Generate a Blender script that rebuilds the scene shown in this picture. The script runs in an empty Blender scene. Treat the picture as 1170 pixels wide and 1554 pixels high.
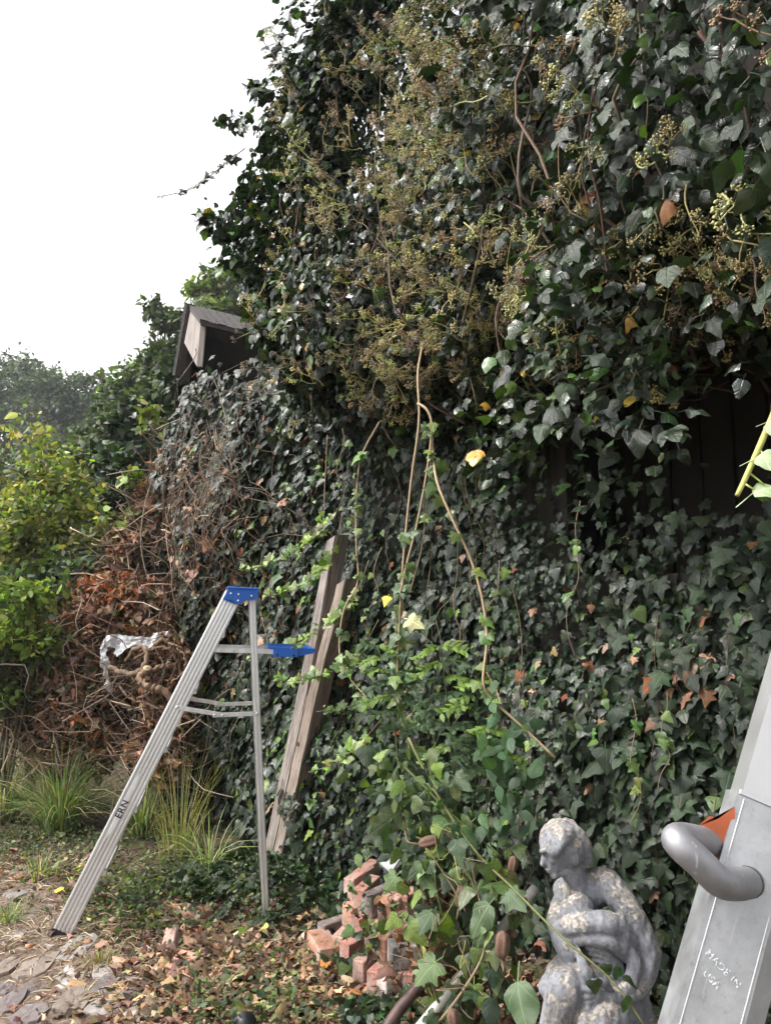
import bpy, math, random
import numpy as np
from mathutils import Vector, Matrix
rng = np.random.default_rng(7)
random.seed(7)
SC = bpy.context.scene
COL = SC.collection
R = math.radians

# ------------------------------------------------------------------ camera, sky, sun, exposure
PITCH = R(6.3); EYE = 1.62; FPX = 1169.0
cam = bpy.data.objects.new('camera', bpy.data.cameras.new('camera')); COL.objects.link(cam)
cam.location = (0, 0, EYE); cam.rotation_euler = (R(90) + PITCH, 0, 0)
cam.data.sensor_fit = 'VERTICAL'; cam.data.sensor_height = 36.0; cam.data.lens = 36.0 * FPX / 1554.0
cam.data.clip_start = 0.05; cam.data.clip_end = 2000
SC.camera = cam
SUN_EL, SUN_AZ = R(50), R(-98)                     # azimuth from +Y towards +X: the light comes over the left shoulder of the wall
world = bpy.data.worlds.new('World'); SC.world = world; world.use_nodes = True
wn = world.node_tree; wn.nodes.clear()
sky = wn.nodes.new('ShaderNodeTexSky'); sky.sky_type = 'NISHITA'; sky.sun_disc = False
sky.sun_elevation = SUN_EL; sky.sun_rotation = SUN_AZ; sky.air_density = 1.0; sky.dust_density = 4.0; sky.ozone_density = 1.0
hs = wn.nodes.new('ShaderNodeHueSaturation'); hs.inputs['Saturation'].default_value = 0.05      # thin even overcast: nearly colourless
bg = wn.nodes.new('ShaderNodeBackground'); bg.inputs['Strength'].default_value = 0.15
wo = wn.nodes.new('ShaderNodeOutputWorld')
wn.links.new(sky.outputs[0], hs.inputs['Color']); wn.links.new(hs.outputs[0], bg.inputs[0]); wn.links.new(bg.outputs[0], wo.inputs[0])
sun = bpy.data.objects.new('sun', bpy.data.lights.new('sun', 'SUN')); COL.objects.link(sun)
sun.data.energy = 1.5; sun.data.angle = R(14); sun.data.color = (1.0, 0.95, 0.87)
sdir = Vector((math.sin(SUN_AZ) * math.cos(SUN_EL), math.cos(SUN_AZ) * math.cos(SUN_EL), math.sin(SUN_EL)))
sun.rotation_euler = sdir.to_track_quat('Z', 'Y').to_euler(); sun.location = sdir * 20
SC.view_settings.view_transform = 'Standard'; SC.view_settings.look = 'None'
SC.view_settings.gamma = 1.0; SC.view_settings.use_curve_mapping = False
SC.view_settings.exposure = 1.4
SC.cycles.max_bounces = 6; SC.cycles.diffuse_bounces = 2; SC.cycles.glossy_bounces = 2
SC.cycles.transmission_bounces = 4; SC.cycles.transparent_max_bounces = 8
SC.cycles.caustics_reflective = False; SC.cycles.caustics_refractive = False
SC.cycles.use_denoising = True
SC.cycles.use_adaptive_sampling = True; SC.cycles.adaptive_threshold = 0.03

# ------------------------------------------------------------------ geometry helpers
CP, SP = math.cos(PITCH), math.sin(PITCH)
def at(px, py, Y):
    """a point of the place: seen at photo pixel (px,py), Y metres ahead of the camera"""
    u = (px - 585.0) / FPX; v = (777.0 - py) / FPX
    k = Y / (CP - v * SP)
    return np.array([u * k, Y, EYE + k * (SP + v * CP)])
def ground_at(px, py, z=0.0):
    u = (px - 585.0) / FPX; v = (777.0 - py) / FPX
    k = (z - EYE) / (SP + v * CP)
    return np.array([u * k, k * (CP - v * SP), z])
def project(P):
    P = np.atleast_2d(P)
    x, y, z = P[:, 0], P[:, 1], P[:, 2] - EYE
    f = y * CP + z * SP; up = -y * SP + z * CP
    f = np.where(f < 0.05, 0.05, f)
    return 585 + FPX * x / f, 777 - FPX * up / f, f
def nrm(a): return a / np.maximum(np.linalg.norm(a, axis=-1, keepdims=True), 1e-9)
_k = np.random.default_rng(3).normal(size=(4, 10, 3)); _ph = np.random.default_rng(4).uniform(0, 6.28, (4, 10))
def noise(P, scale=1.0, ch=0):
    """smooth noise about -1..1"""
    return np.sin(np.atleast_2d(P) @ (_k[ch].T * scale) + _ph[ch]).sum(1) / 3.2
WO = np.array([1.33, 3.02, 0.0]); WT = np.array([-0.68, 0.7332, 0.0]); WN = np.array([-0.7332, -0.68, 0.0])
def W(s, h, d):
    """wall coordinates: s along the wall away from the camera, h up, d out of the wall"""
    s, h, d = np.broadcast_arrays(np.asarray(s, float), np.asarray(h, float), np.asarray(d, float))
    return WO + s[..., None] * WT + d[..., None] * WN + h[..., None] * np.array([0, 0, 1.0])

class Batch:
    """collects many small pieces; build() links them as one mesh"""
    def __init__(s): s.v = []; s.f = []; s.t = []; s.l = []; s.n = 0
    def add(s, V, F, tint=(1, 1, 1), lv=None):
        V = np.asarray(V, float); F = np.asarray(F, np.int64)
        s.v.append(V); s.f.append(F + s.n); s.n += len(V)
        t = np.asarray(tint, float)
        s.t.append(np.broadcast_to(t, (len(V), 3)))
        s.l.append(np.zeros((len(V), 3)) if lv is None else lv)
    def scatter(s, tpl, pos, frames, scale, tint):
        TV, TF = tpl; n = len(TV); k = len(pos)
        if k == 0: return
        sc = np.asarray(scale, float)
        sc = sc[:, None, None] if sc.ndim == 1 else sc[:, None, :]
        V = np.einsum('kij,knj->kni', frames, TV[None] * sc) + pos[:, None, :]
        F = TF[None] + (np.arange(k) * n)[:, None, None]
        s.add(V.reshape(-1, 3), F.reshape(-1, 3), np.repeat(tint, n, 0), np.tile(TV, (k, 1)))
    def tris(s): return sum(len(f) for f in s.f)
    def build(s, name, mat, parent=None, smooth=True, **props):
        V = np.concatenate(s.v); F = np.concatenate(s.f)
        return link(name, mesh_of(name, V, F, np.concatenate(s.t), np.concatenate(s.l), smooth, mat), parent, **props)
def mesh_of(name, V, F, T=None, L=None, smooth=True, mat=None):
    me = bpy.data.meshes.new(name)
    V = np.asarray(V, np.float32); F = np.asarray(F, np.int32)
    me.vertices.add(len(V)); me.vertices.foreach_set('co', V.ravel())
    me.loops.add(F.size); me.loops.foreach_set('vertex_index', F.ravel())
    me.polygons.add(len(F)); k = F.shape[1]
    me.polygons.foreach_set('loop_start', np.arange(0, F.size, k, dtype=np.int32))
    try: me.polygons.foreach_set('loop_total', np.full(len(F), k, np.int32))
    except Exception: pass
    me.polygons.foreach_set('use_smooth', np.full(len(F), smooth))
    if T is not None:
        a = me.attributes.new('tint', 'FLOAT_COLOR', 'POINT')
        a.data.foreach_set('color', np.c_[T, np.ones(len(T))].astype(np.float32).ravel())
    if L is not None:
        a = me.attributes.new('lv', 'FLOAT_VECTOR', 'POINT')
        a.data.foreach_set('vector', np.asarray(L, np.float32).ravel())
    if mat: me.materials.append(mat)
    me.update(); me.validate()
    return me
def link(name, me, parent=None, **props):
    o = bpy.data.objects.new(name, me); COL.objects.link(o)
    if parent is not None:
        o.parent = parent
        q = parent; m = Matrix.Identity(4)
        while q is not None:
            m = q.matrix_basis @ m if q.parent is None else q.matrix_parent_inverse @ q.matrix_basis @ m; q = q.parent
        o.matrix_parent_inverse = m.inverted()
    for k, v in props.items(): o[k] = v
    return o
def thing(name, loc, label, category, group=None, **props):
    o = bpy.data.objects.new(name, None); COL.objects.link(o)
    o.location = tuple(float(c) for c in loc); o.empty_display_size = 0.1
    o['label'] = label; o['category'] = category
    if group: o['group'] = group
    for k, v in props.items(): o[k] = v
    return o
def frames_from(normal, tip):
    N = nrm(normal); Y = nrm(tip - (tip * N).sum(-1, keepdims=True) * N); X = np.cross(Y, N)
    return np.stack([X, Y, N], -1)
def tube_geo(P, r, sides=6, cap=True):
    P = np.asarray(P, float); n = len(P)
    r = np.broadcast_to(np.asarray(r, float), (n,))
    T = nrm(np.gradient(P, axis=0))
    ref = np.array([0, 0, 1.0]) if abs(T[0, 2]) < 0.9 else np.array([1.0, 0, 0])
    U = np.zeros_like(P); u = nrm(np.cross(T[0], ref))
    for i in range(n):
        u = nrm(u - (u @ T[i]) * T[i]); U[i] = u
    Vv = np.cross(T, U)
    a = np.arange(sides) * 2 * math.pi / sides
    V = P[:, None] + r[:, None, None] * (np.cos(a)[None, :, None] * U[:, None] + np.sin(a)[None, :, None] * Vv[:, None])
    V = V.reshape(-1, 3); F = []
    for i in range(n - 1):
        for j in range(sides):
            k = (j + 1) % sides
            A, B, C, D = i * sides + j, i * sides + k, (i + 1) * sides + k, (i + 1) * sides + j
            F += [(A, B, C), (A, C, D)]
    if cap:
        V = np.concatenate([V, P[:1], P[-1:]]); m = n * sides
        for j in range(sides):
            k = (j + 1) % sides
            F += [(m, k, j), (m + 1, (n - 1) * sides + j, (n - 1) * sides + k)]
    return V, np.array(F)
def smooth_path(P, n=24):
    P = np.asarray(P, float); m = len(P)
    Q = np.concatenate([2 * P[:1] - P[1:2], P, 2 * P[-1:] - P[-2:-1]])
    t = np.linspace(0, m - 1 - 1e-6, n); i = t.astype(int); f = (t - i)[:, None]
    a, b, c, d = Q[i], Q[i + 1], Q[i + 2], Q[i + 3]
    return 0.5 * (2 * b + (c - a) * f + (2 * a - 5 * b + 4 * c - d) * f ** 2 + (3 * b - a - 3 * c + d) * f ** 3)
def tube(B, P, r, sides=6, tint=(1, 1, 1), n=None, cap=True):
    P = smooth_path(P, n) if n else np.asarray(P, float)
    r = np.interp(np.linspace(0, 1, len(P)), np.linspace(0, 1, np.size(r)), np.atleast_1d(r))
    V, F = tube_geo(P, r, sides, cap)
    L = np.zeros((len(V), 3)); L[:len(P) * sides, 1] = np.repeat(np.linspace(0, 1, len(P)), sides); L[:, 0] = 9
    B.add(V, F, tint, L)
def box_geo(x0, x1, y0, y1, z0, z1, bev=0.0):
    """a box with chamfered edges"""
    import bmesh
    bm = bmesh.new(); bmesh.ops.create_cube(bm, size=1)
    for v in bm.verts:
        v.co = Vector(((x0 + x1) / 2 + v.co.x * (x1 - x0), (y0 + y1) / 2 + v.co.y * (y1 - y0), (z0 + z1) / 2 + v.co.z * (z1 - z0)))
    if bev: bmesh.ops.bevel(bm, geom=list(bm.edges), offset=bev, segments=1, affect='EDGES', profile=0.5)
    bmesh.ops.triangulate(bm, faces=list(bm.faces)); bm.verts.index_update()
    V = np.array([v.co[:] for v in bm.verts]); F = np.array([[v.index for v in f.verts] for f in bm.faces]); bm.free()
    return V, F

# ------------------------------------------------------------------ materials
def new_mat(name):
    m = bpy.data.materials.new(name); m.use_nodes = True; m.node_tree.nodes.clear()
    return m, m.node_tree.nodes, m.node_tree.links
def nd(N, kind, **kw):
    n = N.new(kind)
    for k, v in kw.items():
        if k in n.inputs: n.inputs[k].default_value = v
        else: setattr(n, k, v)
    return n
def math_node(N, L, op, a, b=None, clamp=False):
    n = N.new('ShaderNodeMath'); n.operation = op; n.use_clamp = clamp
    for i, x in enumerate((a, b)):
        if x is None: continue
        if isinstance(x, (int, float)): n.inputs[i].default_value = x
        else: L.new(x, n.inputs[i])
    return n.outputs[0]
def mixc(N, L, fac, a, b, mode='MIX'):
    n = N.new('ShaderNodeMix'); n.data_type = 'RGBA'; n.blend_type = mode
    for sock, x in ((n.inputs[0], fac), (n.inputs[6], a), (n.inputs[7], b)):
        if isinstance(x, (int, float)): sock.default_value = x
        elif isinstance(x, tuple): sock.default_value = (*x, 1)
        else: L.new(x, sock)
    return n.outputs[2]
def ramp(N, L, src, stops):
    n = N.new('ShaderNodeValToRGB'); L.new(src, n.inputs[0]); e = n.color_ramp.elements
    while len(e) < len(stops): e.new(0.5)
    for k, (p, c) in enumerate(stops):
        e[k].position = p; e[k].color = (*c, 1) if isinstance(c, tuple) else (c, c, c, 1)
    return n.outputs[0]
def tex(N, L, kind='NOISE', scale=5.0, detail=4.0, coord='Object', stretch=None, rough=0.55):
    tc = N.new('ShaderNodeTexCoord'); src = tc.outputs[coord]
    if stretch:
        mp = N.new('ShaderNodeMapping'); mp.inputs['Scale'].default_value = stretch; L.new(src, mp.inputs[0]); src = mp.outputs[0]
    if kind == 'NOISE':
        t = nd(N, 'ShaderNodeTexNoise', Scale=scale, Detail=detail, Roughness=rough)
    else:
        t = nd(N, 'ShaderNodeTexVoronoi', Scale=scale)
    L.new(src, t.inputs['Vector']); return t.outputs[0]
def leaf_mat(name, rough=0.4, trans=0.2, veins='palm', vein_gain=1.6, spec=0.5, backlight=(1.6, 1.9, 0.7)):
    """leaf: colour from each leaf's own tint, vein lines from its own shape, a little light let through"""
    m, N, L = new_mat(name)
    a = nd(N, 'ShaderNodeAttribute', attribute_name='tint'); lv = nd(N, 'ShaderNodeAttribute', attribute_name='lv')
    sx = N.new('ShaderNodeSeparateXYZ'); L.new(lv.outputs['Vector'], sx.inputs[0])
    ax = math_node(N, L, 'ABSOLUTE', sx.outputs[0]); y = sx.outputs[1]
    mottle = tex(N, L, scale=55.0, detail=3.0)
    c = mixc(N, L, 0.55, a.outputs['Color'], mixc(N, L, mottle, (0.35, 0.35, 0.35), (1.65, 1.65, 1.65)), 'MULTIPLY')
    dist = math_node(N, L, 'MULTIPLY', ax, 1.0)
    if veins == 'palm':
        for ang in (40, 82):
            ca, sa = math.cos(R(ang)), math.sin(R(ang))
            t = math_node(N, L, 'ABSOLUTE', math_node(N, L, 'SUBTRACT', math_node(N, L, 'MULTIPLY', ax, ca), math_node(N, L, 'MULTIPLY', y, sa)))
            dist = math_node(N, L, 'MINIMUM', dist, math_node(N, L, 'ADD', t, 0.004))
    elif veins == 'pinnate':
        q = math_node(N, L, 'SUBTRACT', math_node(N, L, 'MULTIPLY', y, 5.0), math_node(N, L, 'MULTIPLY', ax, 4.0))
        q = math_node(N, L, 'MULTIPLY', math_node(N, L, 'PINGPONG', q, 0.5), 0.16)
        dist = math_node(N, L, 'MINIMUM', dist, math_node(N, L, 'ADD', q, 0.006))
    vm = math_node(N, L, 'SUBTRACT', 1.0, math_node(N, L, 'DIVIDE', dist, 0.028, True), True)
    c = mixc(N, L, math_node(N, L, 'MULTIPLY', vm, 0.6), c, mixc(N, L, 1.0, c, (vein_gain * 1.5, vein_gain * 1.5, vein_gain * 1.4), 'MULTIPLY'))
    p = nd(N, 'ShaderNodeBsdfPrincipled', Roughness=rough)
    p.inputs['Specular IOR Level'].default_value = spec
    rr = math_node(N, L, 'ADD', math_node(N, L, 'MULTIPLY', mottle, 0.3), rough - 0.15); L.new(rr, p.inputs['Roughness'])
    L.new(c, p.inputs['Base Color'])
    bp = nd(N, 'ShaderNodeBump', Strength=0.35, Distance=0.004); L.new(math_node(N, L, 'ADD', mottle, math_node(N, L, 'MULTIPLY', vm, -0.8)), bp.inputs['Height']); L.new(bp.outputs[0], p.inputs['Normal'])
    o = N.new('ShaderNodeOutputMaterial')
    if trans > 0:
        tr = N.new('ShaderNodeBsdfTranslucent'); L.new(mixc(N, L, 1.0, c, backlight, 'MULTIPLY'), tr.inputs[0])
        ms = N.new('ShaderNodeMixShader'); ms.inputs[0].default_value = trans
        L.new(p.outputs[0], ms.inputs[1]); L.new(tr.outputs[0], ms.inputs[2]); L.new(ms.outputs[0], o.inputs[0])
    else: L.new(p.outputs[0], o.inputs[0])
    return m
def tint_mat(name, rough=0.75, spec=0.3, scale=60.0, contrast=0.6, bump=0.4, metal=0.0, stretch=None, dist=0.004):
    """colour from the piece's own tint, broken up by noise"""
    m, N, L = new_mat(name)
    a = nd(N, 'ShaderNodeAttribute', attribute_name='tint')
    n1 = tex(N, L, scale=scale, detail=5.0, stretch=stretch)
    c = mixc(N, L, contrast, a.outputs['Color'], mixc(N, L, n1, (0.2, 0.2, 0.2), (1.8, 1.8, 1.8)), 'MULTIPLY')
    p = nd(N, 'ShaderNodeBsdfPrincipled', Roughness=rough, Metallic=metal); p.inputs['Specular IOR Level'].default_value = spec
    L.new(c, p.inputs['Base Color'])
    b = nd(N, 'ShaderNodeBump', Strength=bump, Distance=dist); L.new(n1, b.inputs['Height']); L.new(b.outputs[0], p.inputs['Normal'])
    o = N.new('ShaderNodeOutputMaterial'); L.new(p.outputs[0], o.inputs[0])
    return m
def plain(name, col, rough=0.6, metal=0.0, spec=0.5, var=0.25, scale=30.0, bump=0.2, stretch=None, dist=0.003):
    m, N, L = new_mat(name)
    n1 = tex(N, L, scale=scale, detail=6.0, stretch=stretch)
    lo = tuple(c * (1 - var) for c in col); hi = tuple(min(1, c * (1 + var)) for c in col)
    c = ramp(N, L, n1, [(0.3, lo), (0.7, hi)])
    p = nd(N, 'ShaderNodeBsdfPrincipled', Roughness=rough, Metallic=metal); p.inputs['Specular IOR Level'].default_value = spec
    L.new(c, p.inputs['Base Color'])
    L.new(math_node(N, L, 'ADD', math_node(N, L, 'MULTIPLY', n1, 0.3), rough - 0.15), p.inputs['Roughness'])
    b = nd(N, 'ShaderNodeBump', Strength=bump, Distance=dist); L.new(n1, b.inputs['Height']); L.new(b.outputs[0], p.inputs['Normal'])
    o = N.new('ShaderNodeOutputMaterial'); L.new(p.outputs[0], o.inputs[0])
    return m
M = {}
M['ivy'] = leaf_mat('ivy_leaf', rough=0.42, trans=0.14, veins='palm', spec=0.40)
M['ivy_up'] = leaf_mat('adult_ivy_leaf', rough=0.31, trans=0.16, veins='pinnate', vein_gain=1.15, spec=0.5)
M['leaf'] = leaf_mat('soft_leaf', rough=0.5, trans=0.32, veins='pinnate', vein_gain=1.2, spec=0.4)
M['far_leaf'] = leaf_mat('far_leaf', rough=0.55, trans=0.25, veins='none', spec=0.3)
M['dead'] = leaf_mat('dead_leaf', rough=0.7, trans=0.15, veins='pinnate', vein_gain=1.1, spec=0.25, backlight=(1.6, 1.2, 0.8))
M['stem'] = tint_mat('stem', rough=0.75, spec=0.3, scale=120)
M['umbel'] = tint_mat('umbel', rough=0.6, spec=0.4, scale=200, contrast=0.4, bump=0.1)
M['bark'] = tint_mat('bark', rough=0.9, spec=0.2, scale=40, contrast=0.8, bump=0.8, stretch=(1, 1, 0.2), dist=0.01)
M['grass'] = leaf_mat('grass', rough=0.5, trans=0.25, veins='none', spec=0.35)
M['brick'] = tint_mat('brick', rough=0.92, spec=0.2, scale=28, contrast=0.7, bump=0.9)

# ------------------------------------------------------------------ leaf shapes (x across, y from stalk to tip, z out of the blade)
def leaf_shape(half, mid, fold=0.18, curl=0.12, wave=0.0, seed=0, petiole=0.0, sub=1):
    """half: outline points of one side from base to tip; mid: midrib heights"""
    r = np.random.default_rng(seed)
    half = [np.array(p, float) for p in half]
    if sub > 1:
        q = smooth_path(np.array([(0, mid[0])] + [tuple(p) for p in half] + [(0, mid[-1])]), (len(half) + 1) * sub + 1); half = [p for p in q[1:-1]]; half = [np.array([max(p[0], 0.004), p[1]]) for p in half]
    ys = [p[1] for p in half]
    V = [(0, y, 0) for y in mid]; nm = len(V); F = []
    for sgn in (1, -1):
        base = len(V)
        jit = r.normal(0, 0.02 if sub == 1 else 0.009, (len(half), 2))
        for p, j in zip(half, jit): V.append((sgn * (p[0] + j[0]), p[1] + j[1], 0))
        chain = [0] + [base + i for i in range(len(half))] + [nm - 1]
        i = 0; k = 0
        # zip the outline chain against the midrib
        while i < len(chain) - 1 or k < nm - 1:
            if i == len(chain) - 1: break
            nxt = chain[i + 1]
            yn = V[nxt][1]
            if k < nm - 1 and V[k + 1][1] < yn - 0.02 and k + 1 < nm - 1 or (k < nm - 2 and i >= len(chain) - 2):
                t = (chain[i], V and k + 1, k); 
                if chain[i] != k: F.append((chain[i], k + 1, k) if sgn > 0 else (chain[i], k, k + 1))
                k += 1
            else:
                if chain[i] != k and nxt != k:
                    F.append((chain[i], nxt, k) if sgn > 0 else (chain[i], k, nxt))
                elif nxt != k and chain[i] == k and k < nm - 1:
                    pass
                i += 1
        # close a possible gap at the base
        F.append((0, base, 1) if sgn > 0 else (0, 1, base)) if False else None
    V = np.array(V, float)
    z = -fold * np.abs(V[:, 0]) ** 1.2 - curl * (V[:, 1] - 0.15) ** 2 + wave * np.sin(V[:, 1] * 9 + seed) * np.abs(V[:, 0])
    V[:, 2] = z + r.normal(0, 0.012 if sub == 1 else 0.005, len(V))
    if petiole:
        b = len(V); w = 0.02
        V = np.concatenate([V, [(-w, 0, 0), (w, 0, 0), (w, -petiole, -petiole * 0.5), (-w, -petiole, -petiole * 0.5)]])
        F += [(b, b + 1, b + 2), (b, b + 2, b + 3)]
    return V, np.array([f for f in F if len(set(f)) == 3])
IVY_HALF = [(0.16, -0.13), (0.40, -0.12), (0.50, 0.02), (0.36, 0.20), (0.56, 0.40), (0.50, 0.46), (0.27, 0.54), (0.15, 0.80)]
IVY_MID = [0.0, 0.22, 0.5, 1.0]
IVY3_HALF = [(0.22, -0.08), (0.44, 0.06), (0.46, 0.22), (0.30, 0.45), (0.18, 0.74)]
ADULT_HALF = [(0.16, 0.0), (0.33, 0.17), (0.37, 0.36), (0.29, 0.60), (0.13, 0.86)]
OVATE_HALF = [(0.16, 0.06), (0.30, 0.28), (0.28, 0.5), (0.15, 0.8)]
T_IVY = [leaf_shape(IVY_HALF, IVY_MID, 0.2, 0.16, 0.1, k, 0.35) for k in range(3)] + [leaf_shape(IVY3_HALF, IVY_MID, 0.22, 0.2, 0.1, 5 + k, 0.35) for k in range(2)]
T_ADULT = [leaf_shape(ADULT_HALF, [0, 0.3, 0.6, 1.0], 0.25, 0.3, 0.25, k, 0.5) for k in range(4)] + [leaf_shape(IVY3_HALF, IVY_MID, 0.3, 0.25, 0.25, 9, 0.5)]
T_OVATE = [leaf_shape(OVATE_HALF, [0, 0.4, 1.0], 0.3, 0.25, 0.1, k) for k in range(3)]
T_DEAD = [leaf_shape(OVATE_HALF if k % 2 else IVY3_HALF, [0, 0.4, 1.0], 0.9, -0.7, 0.8, 20 + k) for k in range(4)]
H_IVY = [leaf_shape(IVY_HALF, [0.0, 0.12, 0.22, 0.36, 0.5, 0.75, 1.0], 0.2, 0.2, 0.14, k, 0.35, 2) for k in range(3)] + [leaf_shape(IVY3_HALF, [0, 0.15, 0.3, 0.5, 0.75, 1.0], 0.22, 0.25, 0.14, 5 + k, 0.35, 2) for k in range(2)]
H_ADULT = [leaf_shape(ADULT_HALF, [0, 0.15, 0.3, 0.45, 0.6, 0.8, 1.0], 0.25, 0.34, 0.28, k, 0.5, 2) for k in range(4)] + [leaf_shape(IVY3_HALF, [0, 0.15, 0.3, 0.5, 0.75, 1.0], 0.3, 0.28, 0.25, 9, 0.5, 2)]
H_OVATE = [leaf_shape(OVATE_HALF, [0, 0.2, 0.4, 0.6, 0.8, 1.0], 0.3, 0.3, 0.15, k, 0.2, 2) for k in range(3)]
T_FLAT = [leaf_shape(OVATE_HALF if k % 2 else IVY3_HALF, [0, 0.4, 1.0], 0.35, 0.25 if k < 3 else -0.3, 0.5, 30 + k) for k in range(5)]
def rand_tint(k, base, var=0.3, hue=0.15, r=rng):
    base = np.asarray(base, float)
    if base.ndim == 2: base = base[r.integers(0, len(base), k)]
    return np.clip(base * np.exp(r.normal(0, var, (k, 1))) * np.exp(r.normal(0, hue, (k, 3))), 0.003, 0.9)
def place_leaves(B, tpls, pos, normal, tip, size, tint, r=rng, wid=0.12):
    k = len(pos); which = r.integers(0, len(tpls), k); fr = frames_from(normal, tip)
    size = np.broadcast_to(size, (k,))
    sc = np.stack([size * np.exp(r.normal(0, wid, k)), size, size], 1)
    for t in range(len(tpls)):
        m = which == t
        B.scatter(tpls[t], pos[m], fr[m], sc[m], tint[m])
    return which, fr, sc
def single_leaves(tpls, pos, frames, sc, tint, which, mat, parent, r, n_tint=4, name='leaf'):
    """separate leaf objects that share a few meshes"""
    pool = {}
    qs = np.argsort(tint.sum(1)); bins = np.array_split(qs, n_tint); lab = np.zeros(len(qs), int)
    for b, ids in enumerate(bins): lab[ids] = b
    med = [np.median(tint[ids], 0) if len(ids) else np.zeros(3) for ids in bins]
    pm = Matrix.Translation(parent.location).inverted()
    for i in range(len(pos)):
        key = (which[i], lab[i])
        if key not in pool:
            TV, TF = tpls[which[i]]
            pool[key] = mesh_of(name, TV, TF, np.tile(med[lab[i]] * np.exp(r.normal(0, 0.08, 3)), (len(TV), 1)), TV, True, mat)
        o = bpy.data.objects.new(name, pool[key]); COL.objects.link(o); o.parent = parent
        A = np.eye(4); A[:3, :3] = frames[i] * sc[i][None, :]; A[:3, 3] = pos[i]
        o.matrix_parent_inverse = pm; o.matrix_basis = Matrix(A.tolist())
# ------------------------------------------------------------------ ground, path
def ground_z(x, y):
    P = np.stack([np.atleast_1d(x), np.atleast_1d(y), np.zeros(np.size(x))], 1)
    return 0.014 * noise(P, 2.2, 0) + 0.006 * noise(P, 7.0, 1) + np.where(P[:, 1] > 9, (P[:, 1] - 9) * -0.015, 0)
def make_ground():
    xs = np.unique(np.r_[np.linspace(-300, -12, 14), np.linspace(-12, -4, 22), np.linspace(-4, 4, 130), np.linspace(4, 12, 12), np.linspace(12, 300, 14)])
    ys = np.unique(np.r_[np.linspace(-200, -3, 10), np.linspace(-3, 2, 10), np.linspace(2, 8, 110), np.linspace(8, 30, 26), np.linspace(30, 600, 16)])
    X, Y = np.meshgrid(xs, ys); V = np.stack([X.ravel(), Y.ravel(), ground_z(X.ravel(), Y.ravel())], 1)
    nx = len(xs); i, j = np.meshgrid(np.arange(nx - 1), np.arange(len(ys) - 1)); a = (j * nx + i).ravel()
    F = np.stack([a, a + 1, a + nx + 1, a + nx], 1)
    m, N, L = new_mat('soil')
    n1 = tex(N, L, scale=1.6, detail=6); n2 = tex(N, L, scale=38, detail=6); n3 = tex(N, L, 'VORONOI', scale=55)
    soil = ramp(N, L, n2, [(0.25, (0.035, 0.022, 0.015)), (0.5, (0.09, 0.062, 0.043)), (0.75, (0.20, 0.15, 0.11))])
    moss = ramp(N, L, n2, [(0.3, (0.02, 0.03, 0.012)), (0.7, (0.07, 0.085, 0.03))])
    c = mixc(N, L, ramp(N, L, n1, [(0.45, 0.0), (0.62, 0.8)]), soil, moss)
    p = nd(N, 'ShaderNodeBsdfPrincipled', Roughness=0.95); p.inputs['Specular IOR Level'].default_value = 0.2
    L.new(c, p.inputs['Base Color'])
    b = nd(N, 'ShaderNodeBump', Strength=1.0, Distance=0.02); L.new(math_node(N, L, 'ADD', n2, math_node(N, L, 'MULTIPLY', n3, 0.5)), b.inputs['Height']); L.new(b.outputs[0], p.inputs['Normal'])
    o = N.new('ShaderNodeOutputMaterial'); L.new(p.outputs[0], o.inputs[0])
    link('ground', mesh_of('ground', V, F, smooth=True, mat=m), kind='structure')
make_ground()
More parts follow.
